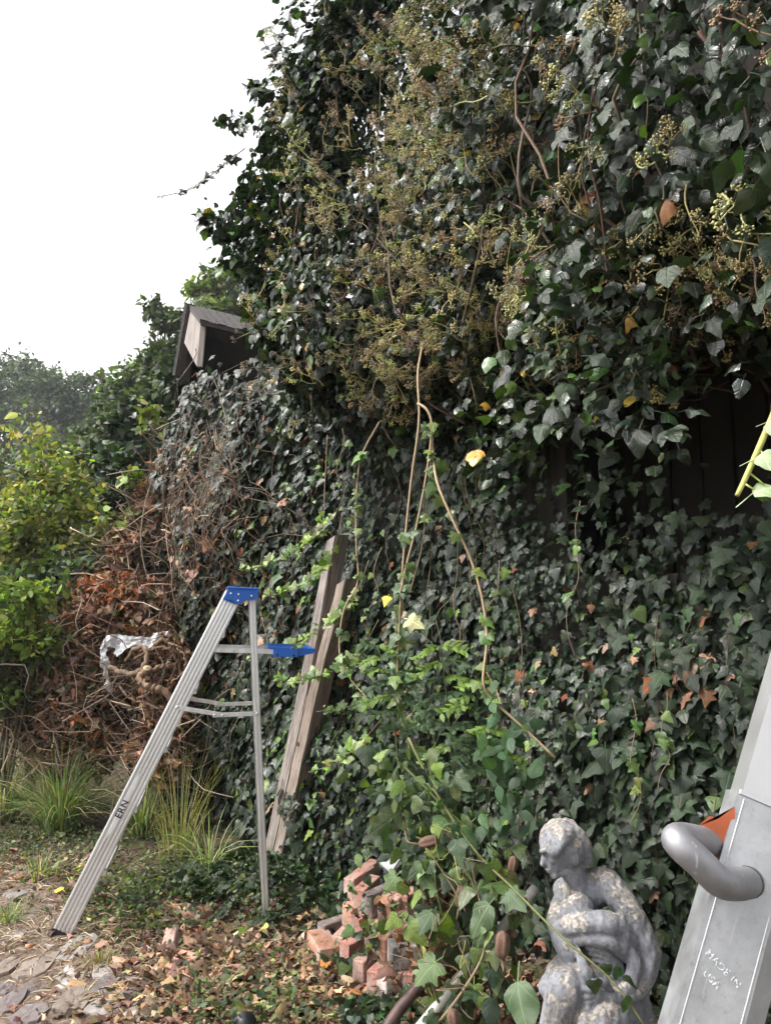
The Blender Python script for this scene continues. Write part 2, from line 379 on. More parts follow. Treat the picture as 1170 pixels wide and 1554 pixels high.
# ------------------------------------------------------------------ the building behind the ivy
def build_building():
    m_wall = plain('weathered_boards', (0.06, 0.052, 0.045), 0.85, var=0.5, scale=6, stretch=(6, 6, 0.6), bump=0.5)
    m_trim = plain('pale_board', (0.27, 0.235, 0.215), 0.8, var=0.3, scale=9, stretch=(5, 5, 0.5), bump=0.4)
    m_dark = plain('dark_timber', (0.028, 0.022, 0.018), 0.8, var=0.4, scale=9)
    m_void = plain('hood_shade_black', (0.012, 0.010, 0.009), 0.95, spec=0.05, var=0.3)
    m_roof = plain('shingle', (0.075, 0.068, 0.066), 0.9, var=0.4, scale=40, bump=0.8)
    t = thing('outbuilding', W(0, 0, -0.2), 'weathered timber outbuilding almost hidden under ivy, with a small roof hood', 'building')
    def wbox(name, s0, s1, h0, h1, d0, d1, mat, par=t, bev=0.004):
        V, F = box_geo(s0, s1, h0, h1, d0, d1, bev)
        return link(name, mesh_of(name, W(V[:, 0], V[:, 1], V[:, 2]), F, smooth=False, mat=mat), par)
    # front wall with a window opening into the dark inside
    wbox('wall', 0.82, 4.25, -0.1, 3.25, -0.25, -0.10, m_wall); wbox('wall', -2.4, -0.75, -0.1, 3.25, -0.25, -0.10, m_wall)
    wbox('wall', -0.75, 0.82, -0.1, 1.40, -0.249, -0.101, m_wall); wbox('wall', -0.75, 0.82, 2.72, 3.25, -0.249, -0.101, m_wall)
    wbox('back_wall', -2.4, 4.25, -0.1, 3.25, -3.0, -2.9, m_dark); wbox('side_wall', -2.5, -2.4, -0.1, 3.25, -3.0, -0.1, m_dark); wbox('attic_floor', -2.4, 4.25, 3.252, 3.30, -3.0, -0.25, m_dark)
    wbox('upper_wall', -2.4, 2.1, 3.302, 4.7, -0.25, -0.12, m_wall)
    wbox('upper_wall', 2.1, 2.40, 3.302, 4.15, -0.25, -0.12, m_wall)
    for k in range(10): wbox('recess_backing', -0.75 + k * 0.158, -0.75 + k * 0.158 + 0.150, 1.30, 2.80, -0.62, -0.60, m_dark)  # backing boards added behind the opening, coloured dark to stand for the recess's shade
    wbox('end_wall', 4.25, 4.40, -0.1, 3.2, -3.0, -0.1, m_wall)
    # boards of the wall, seen in the dark gap beside the window
    for k in range(9):
        s = -0.75 + k * 0.174
        wbox('board', s, s + 0.167, 1.05, 1.70 + 0.02 * (k % 2), -0.10, -0.075 + 0.004 * (k % 3), m_wall)
    # window in the dark hollow under the overhang
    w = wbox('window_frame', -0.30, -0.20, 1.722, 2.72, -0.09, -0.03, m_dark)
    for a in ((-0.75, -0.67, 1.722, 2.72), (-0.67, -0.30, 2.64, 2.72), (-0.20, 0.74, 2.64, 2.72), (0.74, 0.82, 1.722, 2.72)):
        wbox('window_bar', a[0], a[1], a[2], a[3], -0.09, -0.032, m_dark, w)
    # eaves under the overhanging ivy
    P = [(-2.4, 2.62, 0.62), (2.0, 2.95, 0.42), (2.0, 4.6, -1.6), (-2.4, 4.6, -1.6)]
    top = [W(*p) for p in P]; bot = [W(p[0], p[1] - 0.09, p[2]) for p in P]
    V = np.array(top + bot); F = np.array([(0, 1, 2, 3), (7, 6, 5, 4), (0, 4, 5, 1), (1, 5, 6, 2), (2, 6, 7, 3), (3, 7, 4, 0)])
    link('roof', mesh_of('roof', V, F, smooth=False, mat=m_roof), t)
    # a corner of gable trim that shows at the top of the ivy
    c = at(497, 118, 4.6); tt = np.array([0.62, -0.2, 0]); up = np.array([0, 0, 1.0]); sl = nrm(np.array([0.42, 0.0, 0.62])); back = np.array([0.25, 0.95, 0])
    for name, mat, o0, wdt, ln in (('gable_trim', m_trim, c + np.array([0.03, 0, -0.12]), 0.16, 0.5), ('rake_board', m_dark, c + np.array([-0.06, -0.03, -0.10]), 0.05, 0.5)):
        a = o0; V = np.array([a, a + sl * ln, a + sl * ln + np.array([wdt, 0, 0]), a + np.array([wdt, 0, 0])]); V = np.concatenate([V, V + back * 0.04])
        link(name, mesh_of(name, V, np.array([(0, 1, 2, 3), (7, 6, 5, 4), (0, 4, 5, 1), (1, 5, 6, 2), (2, 6, 7, 3), (3, 7, 4, 0)]), smooth=False, mat=mat), t)
    # the roof hood at the far end: gabled, open towards the wall, one pale closing board
    Y = 6.6
    ridge = at(288, 464, Y); eaveR = at(306, 485, Y - 0.15); bb = at(300, 556, Y - 0.15); bl = at(279, 525, Y + 0.05); lowL = at(266, 570, Y + 0.1)
    run = np.array([0.50, 0.25, -0.05])            # the hood runs back into the roof on the right
    def slab(name, A, B, along, th, mat, par=t):
        V = np.array([A, B, B + along, A + along]); n = nrm(np.cross(B - A, along)); n = n if n[1] > 0 else -n
        V = np.concatenate([V, V + n * th]); return link(name, mesh_of(name, V, np.array([(0, 1, 2, 3), (7, 6, 5, 4), (0, 4, 5, 1), (1, 5, 6, 2), (2, 6, 7, 3), (3, 7, 4, 0)]), smooth=False, mat=mat), par)
    h = slab('hood_board', at(291, 478, Y - 0.03), at(284, 522, Y - 0.03), at(304, 495, Y - 0.16) - at(291, 478, Y - 0.03), 0.03, m_trim)
    me = h.data
    pts = [at(289, 473, Y), at(280, 520, Y), at(299, 556, Y - 0.16), at(305, 492, Y - 0.16)]
    for i, p in enumerate(pts):
        me.vertices[i].co = p; me.vertices[i + 4].co = p + np.array([0.03, 0.02, 0])
    # jamb: narrow face beside the board
    A, Bq = at(305, 488, Y - 0.165), at(299, 556, Y - 0.165)
    slab('hood_jamb', A, Bq, np.array([0.045, 0.0, 0]), 0.03, m_trim)
    # roof slopes in two courses of shingles each
    e0, e1 = at(304, 485, Y - 0.22), at(304, 485, Y - 0.22) + run
    r0 = at(287, 463, Y + 0.02)
    slab('hood_roof', r0, e0, run, 0.03, m_roof)
    for k in range(1, 4):
        f0 = (k - 1) / 3; f1 = k / 3
        a = r0 + (e0 - r0) * f0 + np.array([0, -0.008, 0.012]); b = r0 + (e0 - r0) * f1 + np.array([0, -0.008, 0.004])
        for q in range(7):
            slab('shingle', a + run * (q / 7 + 0.004), b + run * (q / 7 + 0.004) + np.array([0, 0, -0.006 * (q % 2)]), run * (1 / 7 - 0.012), 0.008, m_roof)
    slab('hood_fascia', e0 + np.array([0, -0.005, -0.005]), e0 + np.array([0.01, 0, -0.045]), run, 0.02, m_dark)
    slab('hood_side', r0 + np.array([-0.015, 0, 0]), lowL, np.array([0.14, 0.55, 0.02]), 0.03, m_roof)
    slab('hood_rake', r0 + np.array([0.005, -0.03, 0]), lowL + np.array([0.03, -0.03, 0]), np.array([0.055, 0.02, 0.0]), 0.02, m_dark)
    # near-black sheet that paints in the shade inside the hood
    slab('hood_shade_sheet', at(292, 480, Y + 0.25), at(288, 610, Y + 0.25), np.array([1.3, -0.1, 0]), 0.03, m_void)
    return t
build_building()

# ------------------------------------------------------------------ ivy
S_ST = np.array([-2.2, -0.6, 0.0, 0.5, 1.0, 1.6, 2.1, 2.5])
LIP = np.array([2.36, 2.34, 2.26, 2.32, 2.50, 2.66, 2.85, 3.0])
DUP = np.array([1.45, 1.38, 1.15, 0.92, 0.78, 0.78, 0.74, 0.5])
PROF = [(-0.35, 0.10, 0), (-0.12, 0.0, 0.42), (0.03, 0, 0.74), (0.25, 0, 0.93), (0.65, 0, 1.0), (1.25, 0, 0.97), (1.95, 0, 0.75), (2.6, 0, 0.35), (3.0, 0, 0.0)]
def upper_surface(s, v):
    lip = np.interp(s, S_ST, LIP); du = np.interp(s, S_ST, DUP)
    tt = np.linspace(0, 1, len(PROF)); dh = np.interp(v, tt, [p[0] for p in PROF]); base = np.interp(v, tt, [p[1] for p in PROF]); k = np.interp(v, tt, [p[2] for p in PROF])
    rise = np.clip((0.95 - s) / 0.5, 0, 1) * np.interp(v, tt, [0.50, 0.27, 0.10, 0.02] + [0] * (len(PROF) - 4))     # towards the camera the underside climbs back to the wall: a deep dark recess
    dh = dh + rise
    return lip + dh, base + k * du * (1 + 0.16 * np.clip(dh, 0, 2.2) * np.clip((0.6 - s) / 1.0, 0, 1))
def upper_normal(s, v, e=0.03):
    h0, d0 = upper_surface(s, np.clip(v - e, 0, 1)); h1, d1 = upper_surface(s, np.clip(v + e, 0, 1))
    th, td = h1 - h0, d1 - d0; l = np.hypot(th, td) + 1e-6
    return th[:, None] / l[:, None] * WN + (-td / l)[:, None] * np.array([0, 0, 1.0]), l / (2 * e)
def s_end(h): return np.interp(h, [2.4, 2.9, 3.3, 3.7, 4.2, 4.7, 5.3], [2.3, 2.38, 2.48, 2.55, 2.38, 2.15, 1.85])
GREEN = np.array([(0.012, 0.024, 0.009), (0.016, 0.031, 0.011), (0.010, 0.018, 0.009), (0.025, 0.044, 0.014)])
def upper_ivy():
    r = np.random.default_rng(11)
    t = thing('flowering_ivy', W(0.5, 0, 0), 'mature flowering ivy bulging out over the roof edge, full of yellowish umbels', 'ivy')
    K = 46000
    s = r.uniform(-2.0, 2.5, K); v = r.uniform(0.02, 1, K)
    nn, stretch = upper_normal(s, v)
    keep = r.uniform(0, 1, K) < np.clip(stretch / stretch.max() * 1.3, 0, 1)
    s, v, nn = s[keep], v[keep], nn[keep]
    h, d = upper_surface(s, v); P = W(s, h, d)
    bump = 0.19 * noise(P, 2.6, 0) + 0.10 * noise(P, 6.0, 1)
    depth = r.uniform(0, 1, len(s)) ** 1.3 * 0.42
    P = P + nn * (bump - depth)[:, None] + r.normal(0, 0.02, (len(s), 3))
    ok = s < s_end(h) + 0.10 * noise(P, 5.0, 2)
    # leave ragged hollows where the inside shows dark
    hol = noise(P, 3.6, 3)
    ok &= ~((hol > 0.52) & (depth < 0.27))
    P, nn, depth, s, h = P[ok], nn[ok], depth[ok], s[ok], h[ok]
    # the rounded end of the mass
    k = 8200
    hh = r.uniform(2.75, 5.2, k); dd = r.uniform(0, 1, k) ** 0.7 * np.interp(hh, [2.7, 3.1, 3.9, 4.6, 5.3], [0.35, 0.62, 0.75, 0.6, 0.3])
    ss = s_end(hh) - 0.45 * r.uniform(0, 1, k) ** 1.3 + 0.05
    Q = W(ss, hh, dd); Q += (0.09 * noise(Q, 4.2, 2) + 0.05 * noise(Q, 9.0, 1))[:, None] * WT
    qn = nrm(WT + 0.6 * WN + r.normal(0, 0.4, (k, 3)))
    # leaves through the inside of the mass, so that no sky shows through it
    k2 = 6500; s2 = r.uniform(0.6, 2.35, k2); v2 = r.uniform(0.1, 0.95, k2); h2, d2 = upper_surface(s2, v2); I = W(s2, h2, d2 * r.uniform(0.0, 0.85, k2)); I = I[s2 < s_end(h2) - 0.08]
    Q = np.concatenate([Q, I]); qn = np.concatenate([qn, nrm(WN + r.normal(0, 0.5, (len(I), 3)))]); k = len(Q)
    # sprays drooping from the overhang into the dark recess
    dr = []
    for (pts, cnt) in (([(850, 480, 2.3), (865, 560, 2.2), (850, 640, 2.2)], 70), ([(905, 400, 2.0), (925, 500, 1.95), (935, 600, 1.9)], 75), ([(950, 480, 1.95), (985, 580, 1.9), (1000, 660, 1.85)], 42), ([(800, 520, 2.6), (790, 620, 2.5), (800, 700, 2.5)], 75), ([(870, 360, 2.0), (850, 420, 1.9), (830, 470, 1.95)], 60), ([(1120, 380, 1.6), (1140, 440, 1.6), (1150, 490, 1.6)], 26), ([(740, 560, 2.8), (735, 660, 2.75), (745, 740, 2.75)], 60), ([(1040, 430, 1.9), (1050, 500, 1.9), (1060, 560, 1.95)], 18), ([(900, 600, 2.5), (890, 690, 2.5), (900, 760, 2.6)], 40)):
        C = smooth_path([at(*q) for q in pts], 20); dr.append(C[r.integers(0, 20, cnt)] + r.normal(0, 0.055, (cnt, 3)))
    dr = np.concatenate(dr); Q = np.concatenate([Q, dr]); qn = np.concatenate([qn, nrm(WN + np.array([0, 0, 0.3]) + r.normal(0, 0.5, (len(dr), 3)))]); k = len(Q)
    # loose sprays that break the outline against the sky
    sp = []
    for (px, py, px2, py2, Y, cnt) in ((500, 20, 488, 8, 3.9, 60), (420, 150, 383, 128, 4.2, 90), (400, 190, 330, 182, 4.2, 60), (350, 250, 240, 298, 4.1, 0), (345, 330, 302, 325, 4.1, 80), (370, 380, 320, 345, 4.1, 60), (380, 430, 340, 395, 4.2, 60), (500, 90, 452, 105, 4.1, 26), (520, 40, 480, 44, 4.0, 50)):
        A, Bp = at(px, py, Y), at(px2, py2, Y); u = r.uniform(0, 1, (cnt, 1))
        sp.append(A + (Bp - A) * u + r.normal(0, 0.06, (cnt, 3)) * (1.2 - u) * [1, 1, 0.8])
    sp = np.concatenate(sp); P = np.concatenate([P, Q, sp]); nn = np.concatenate([nn, qn, nrm(r.normal(0, 1, (len(sp), 3)) + WN)]); depth = np.concatenate([depth, np.full(k, 0.1), np.full(len(sp), 0.0)])
    n = len(P); up = np.array([0, 0, 1.0])
    px, py, f = project(P)
    normal = nrm(nn * 0.8 + up * 0.55 + r.normal(0, 0.45, (n, 3)))
    tip = nrm(nn * 0.45 - up * 0.9 + r.normal(0, 0.5, (n, 3)))
    size = np.clip(np.exp(r.normal(math.log(0.056), 0.28, n)), 0.03, 0.105)
    size *= np.interp(f, [1.2, 2.5, 3.5, 5], [0.76, 0.95, 0.92, 0.86])
    tint = rand_tint(n, GREEN * 0.9, 0.36, 0.1, r)
    br = r.uniform(0, 1, n); tint[br < 0.06] = rand_tint((br < 0.06).sum(), (0.065, 0.125, 0.025), 0.2, 0.1, r)
    dead = br > 0.985; tint[dead] = rand_tint(dead.sum(), [(0.16, 0.07, 0.03), (0.35, 0.22, 0.03)], 0.3, 0.1, r)
    which = r.integers(0, len(T_ADULT), n); fr = frames_from(normal, tip); sc = np.stack([size * np.exp(r.normal(0, 0.12, n)), size, size], 1)
    inframe = (px > -20) & (px < 1190) & (py > -20) & (py < 1000) & (depth < 0.13) & ((nn @ np.array([0, -1.0, 0])) > 0.15)
    score = np.where(inframe & ~dead, size / f, 0); top = np.argsort(-score)[:300]
    rest = np.ones(n, bool); rest[top] = False
    B = Batch()
    for q in range(len(T_ADULT)):
        m = rest & (which == q); B.scatter(T_ADULT[q], P[m], fr[m], sc[m], tint[m])
    B.build('foliage', M['ivy_up'], t, kind='stuff')
    single_leaves(H_ADULT, P[top], fr[top], sc[top], tint[top], which[top], M['ivy_up'], t, r, 6)
    # woody stems inside
    B = Batch()
    for i in range(150):
        s0 = r.uniform(-1.6, 2.2); v0 = r.uniform(0.0, 0.5); vs = np.linspace(v0, min(1, v0 + r.uniform(0.15, 0.4)), 7); sv = s0 + np.cumsum(r.normal(0, 0.06, 7))
        h, d = upper_surface(sv, vs); pts = W(sv, h, d - r.uniform(0.05, 0.35)) + r.normal(0, 0.03, (7, 3))
        if sv.max() > 2.3: continue
        tube(B, pts, [r.uniform(0.003, 0.009), 0.002], 4, rand_tint(1, (0.12, 0.085, 0.06), 0.3, 0.1, r), 14, False)
    B.build('stems', M['stem'], t, kind='stuff')
    # umbels: branching stalks with balls of small berries
    def cluster(seed, nu):
        q = np.random.default_rng(seed); C = Batch()
        axis = smooth_path([(0, 0, -0.09), (0.01, 0.015, -0.05), (0, 0.02, 0.0), tuple(q.normal(0, 0.01, 3) + (0, 0.03, 0.04))], 6)
        V, F = tube_geo(axis, np.linspace(0.0028, 0.0018, 6), 4, False); C.add(V, F)
        for u in range(nu):
            f = 0.45 + 0.55 * (u + 1) / nu; a = axis[min(5, int(f * 5))]
            dr = nrm(np.array([*q.normal(0, 1, 2), q.uniform(0.3, 1.2)])) if u < nu - 1 else np.array([0, 0.1, 1.0])
            ln = q.uniform(0.022, 0.04); hub = a + dr * ln
            V, F = tube_geo(np.array([a, a + dr * ln * 0.5 + q.normal(0, 0.003, 3), hub]), 0.0016, 3, False); C.add(V, F)
            big = q.uniform(0, 1) < 0.6; npd = q.integers(11, 17)
            for j in range(npd):
                pd = nrm(q.normal(0, 1, 3) + dr * 0.9); e = hub + pd * q.uniform(0.013, 0.019)
                w = nrm(np.cross(pd, [0.3, 0.5, 0.8])) * 0.0010; w2 = np.cross(pd, w)
                C.add(np.array([hub + w, hub - w * 0.5 + w2, hub - w * 0.5 - w2, e]), [(0, 1, 3), (1, 2, 3), (2, 0, 3)])
                rr = q.uniform(0.0036, 0.0048) if big else 0.0026
                C.add(e + rr * np.array([(1, 0, 0), (-1, 0, 0), (0, 1, 0), (0, -1, 0), (0, 0, 1), (0, 0, -1)]),
                      [(0, 2, 4), (2, 1, 4), (1, 3, 4), (3, 0, 4), (2, 0, 5), (1, 2, 5), (3, 1, 5), (0, 3, 5)])
        return np.concatenate(C.v), np.concatenate(C.f)
    TC = [cluster(40 + k, 3 + k % 3) for k in range(6)]
    K = 5200
    s = r.uniform(-1.4, 2.42, K); v = r.uniform(0.12, 0.95, K); nn, st = upper_normal(s, v); h, d = upper_surface(s, v); P = W(s, h, d)
    P = P + nn * (0.19 * noise(P, 2.6, 0) + 0.10 * noise(P, 6.0, 1) + 0.02)[:, None]
    px, py, f = project(P)
    spots = [(700, 120, 150, 1.0), (620, 60, 110, .8), (560, 160, 80, .7), (640, 260, 110, .9), (540, 300, 90, .8), (480, 230, 70, .4), (430, 330, 90, .3), (600, 370, 110, .75), (520, 430, 90, .6), (700, 420, 90, .7), (600, 520, 90, .7), (690, 560, 70, .35), (850, 60, 110, .6), (930, 170, 110, .3), (1080, 290, 70, .75), (1100, 420, 90, 1.0), (960, 320, 80, .35), (890, 270, 60, .3), (790, 230, 90, .4), (760, 330, 80, .4), (320, 330, 50, .5), (400, 180, 60, .5), (860, 560, 60, .15), (850, 150, 90, .5), (800, 420, 80, .5), (960, 60, 90, .5), (1040, 180, 80, .5)]
    wgt = np.zeros(K)
    for (x, y, rad, a) in spots: wgt = np.maximum(wgt, a * np.exp(-(((px - x) / rad) ** 2 + ((py - y) / rad) ** 2)))
    wgt = np.maximum(wgt, 0.07) * np.clip(f / 3.0, 0.42, 1.0); wgt *= (s < s_end(h)) & (nn @ np.array([0, -1.0, 0]) > -0.1)
    sel = r.uniform(0, 1, K) < wgt * 0.56
    P, nn, f = P[sel], nn[sel], f[sel]; n = len(P); print('umbel clusters', n)
    ax = nrm(nn + np.array([0, 0, 0.25]) + r.normal(0, 0.45, (n, 3))); fr = frames_from(ax, r.normal(0, 1, (n, 3)))
    tint = rand_tint(n, [(0.40, 0.36, 0.14), (0.44, 0.37, 0.18), (0.32, 0.26, 0.14), (0.31, 0.33, 0.11), (0.26, 0.20, 0.12)], 0.2, 0.06, r); which = r.integers(0, 6, n); size = r.uniform(0.85, 1.25, n)
    near = np.argsort(f)[:120]; rest = np.ones(n, bool); rest[near] = False
    B = Batch()
    for q in range(6):
        m = rest & (which == q); B.scatter(TC[q], P[m], fr[m], size[m], tint[m])
    B.build('umbels', M['umbel'], t, kind='stuff')
    single_leaves(TC, P[near], fr[near], np.repeat(size[near, None], 3, 1), tint[near], which[near], M['umbel'], t, r, 3, 'umbel_spray')
    return t
IVY_UP = upper_ivy()

def wall_top(s): return np.interp(s, [-2, -1.0, -0.75, -0.2, 0.6, 0.9, 1.15, 2.0, 2.5, 3.2, 4.0, 4.5], [2.7, 2.5, 2.1, 1.90, 1.92, 2.15, 2.8, 3.1, 3.2, 3.12, 3.25, 3.15])
def wall_offset(s, h):
    P = np.stack([s, h, np.zeros_like(s)], 1)
    d = 0.07 + 0.06 * noise(P, 2.2, 1) + 0.05 * noise(P, 6.5, 2) + np.where(s > 2.8, 0.05, 0) * noise(P, 4.0, 3)
    d += 0.22 * np.exp(-((s - 3.7) / 0.5) ** 2 - ((h - 2.0) / 0.7) ** 2) + 0.10 * np.exp(-((s - 0.0) / 0.8) ** 2 - ((h - 0.9) / 0.4) ** 2)
    return d
def wall_ivy():
    r = np.random.default_rng(12)
    t = thing('wall_ivy', W(1.5, 0, 0), 'dark green ivy covering the whole wall from the ground up', 'ivy')
    K = 36000
    s = r.uniform(-1.5, 4.45, K); h = r.uniform(0.0, 1, K) ** 0.95 * 3.5
    ok = h < wall_top(s) + 0.20 * r.normal(0, 1, K) * np.where(s < 1.2, 1.0, 0.4)
    # the dark hollow keeps only a thin cover of leaves
    hol = np.exp(-((s - 0.0) / 0.5) ** 2 - ((h - 2.1) / 0.26) ** 2); ok &= r.uniform(0, 1, K) > hol * 0.88
    dead_zone = np.exp(-((s - 3.75) / 0.45) ** 2 - ((h - 2.35) / 0.5) ** 2); ok &= r.uniform(0, 1, K) > dead_zone * 0.35
    s, h = s[ok], h[ok]; n = len(s)
    depth = r.uniform(0, 1, n) ** 1.4 * 0.17
    P = W(s, h, wall_offset(s, h) - depth + 0.02); P += r.normal(0, 0.008, (n, 3))
    up = np.array([0, 0, 1.0])
    normal = nrm(WN * 0.95 + up * 0.45 + r.normal(0, 0.31, (n, 3))); tip = nrm(-up + WN * 0.25 + r.normal(0, 0.38, (n, 3)))
    big = 0.5 + 0.5 * noise(P, 1.8, 3)
    size = np.clip(np.exp(r.normal(math.log(0.05), 0.26, n)) * (0.82 + 0.45 * big), 0.028, 0.115)
    size *= np.interp(s, [-1, 0.5, 1.2, 2.0, 4], [1.08, 0.95, 0.8, 0.95, 1.05])
    tint = rand_tint(n, np.array([(0.014, 0.026, 0.012), (0.018, 0.032, 0.014), (0.011, 0.020, 0.011), (0.027, 0.044, 0.017)]), 0.25, 0.09, r)
    br = r.uniform(0, 1, n); px, py, f = project(P)
    lit_tint = np.exp(-((px - 600) / 190) ** 2 - ((py - 1130) / 200) ** 2)  # lit patch put into the tints as a larger share of bright leaves
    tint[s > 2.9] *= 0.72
    yg = br < 0.03 + 0.17 * lit_tint; tint[yg] = rand_tint(yg.sum(), [(0.08, 0.14, 0.03), (0.12, 0.19, 0.035), (0.055, 0.105, 0.03)], 0.2, 0.1, r)
    dz = np.exp(-((s - 3.75) / 0.5) ** 2 - ((h - 2.2) / 0.6) ** 2)
    dead = br > 0.988 - 0.30 * dz - 0.10 * np.exp(-((px - 950) / 150) ** 2 - ((py - 1030) / 70) ** 2)
    tint[dead] = rand_tint(dead.sum(), [(0.20, 0.085, 0.04), (0.15, 0.07, 0.04), (0.30, 0.18, 0.10)], 0.3, 0.1, r)
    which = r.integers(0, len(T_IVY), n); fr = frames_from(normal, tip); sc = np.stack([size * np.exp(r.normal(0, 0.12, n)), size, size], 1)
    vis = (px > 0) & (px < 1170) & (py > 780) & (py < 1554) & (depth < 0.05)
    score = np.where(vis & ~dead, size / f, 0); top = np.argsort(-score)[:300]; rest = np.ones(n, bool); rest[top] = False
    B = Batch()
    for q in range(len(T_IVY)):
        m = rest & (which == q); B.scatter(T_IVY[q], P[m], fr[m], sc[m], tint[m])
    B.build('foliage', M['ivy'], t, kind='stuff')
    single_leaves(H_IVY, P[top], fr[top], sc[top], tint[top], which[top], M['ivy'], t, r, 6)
    # thin trailing stems over the leaves, and the brown dead tangle near the far end
    B = Batch()
    for i in range(170):
        s0 = r.uniform(-0.8, 4.2); h0 = r.uniform(0.8, 2.9); h0 = r.uniform(0.55, 1.75) if s0 < 0.95 else h0
        if s0 < 0.95 and i % 2: continue
        ln = r.uniform(0.4, 1.3); k = 8
        hh = h0 - np.linspace(0, ln, k); hh = np.maximum(hh, 0.02); sv = s0 + np.cumsum(r.normal(0, 0.025, k))
        tube(B, W(sv, hh, wall_offset(sv, hh) + r.uniform(-0.02, 0.05) + r.normal(0, 0.008, k)), [r.uniform(0.0015, 0.003), 0.0012], 4, rand_tint(1, [(0.12, 0.09, 0.06), (0.2, 0.16, 0.10), (0.10, 0.06, 0.04)], 0.2, 0.05, r), 16, False)
    for i in range(250):
        s0 = r.normal(3.65, 0.42); h0 = r.normal(2.35, 0.36); k = 7; drop = r.uniform(0.1, 0.55)
        hh = h0 - np.linspace(0, drop, k) + np.cumsum(r.normal(0, 0.045, k)); sv = s0 + np.cumsum(r.normal(0, 0.07, k)) + r.normal(0, 0.25) * np.linspace(0, 1, k)
        tube(B, W(sv, hh, wall_offset(sv, hh) + r.uniform(0.0, 0.14)), [r.uniform(0.0015, 0.005), 0.0015], 4, rand_tint(1, [(0.16, 0.10, 0.068), (0.10, 0.065, 0.045), (0.25, 0.18, 0.125)], 0.25, 0.05, r), 10, False)
    B.build('stems', M['stem'], t, kind='stuff')
    return t
IVY_WALL = wall_ivy()
# ------------------------------------------------------------------ helpers for rigid things
def mesh_local(name, V, F, mat, parent, mtx=None, smooth=False, tint=None):
    """child mesh kept in its thing's own axes (grain follows the piece)"""
    T = None if tint is None else np.broadcast_to(np.asarray(tint, float), (len(V), 3))
    o = bpy.data.objects.new(name, mesh_of(name, V, F, T, None, smooth, mat)); COL.objects.link(o)
    if parent is not None: o.parent = parent
    if mtx is not None: o.matrix_basis = mtx
    return o
def text_mesh(body, size, depth=0.0006):
    cu = bpy.data.curves.new('lettering', 'FONT'); cu.body = body; cu.size = size; cu.extrude = depth; cu.align_x = 'CENTER'; cu.align_y = 'CENTER'; cu.space_character = 1.1; cu.offset = size * 0.012
    o = bpy.data.objects.new('lettering_source', cu); COL.objects.link(o)
    dg = bpy.context.evaluated_depsgraph_get(); me = bpy.data.meshes.new_from_object(o.evaluated_get(dg))
    bpy.data.objects.remove(o); return me
def basis(origin, x, y, z):
    A = np.eye(4); A[:3, 0] = x; A[:3, 1] = y; A[:3, 2] = z; A[:3, 3] = origin
    return Matrix(A.tolist())

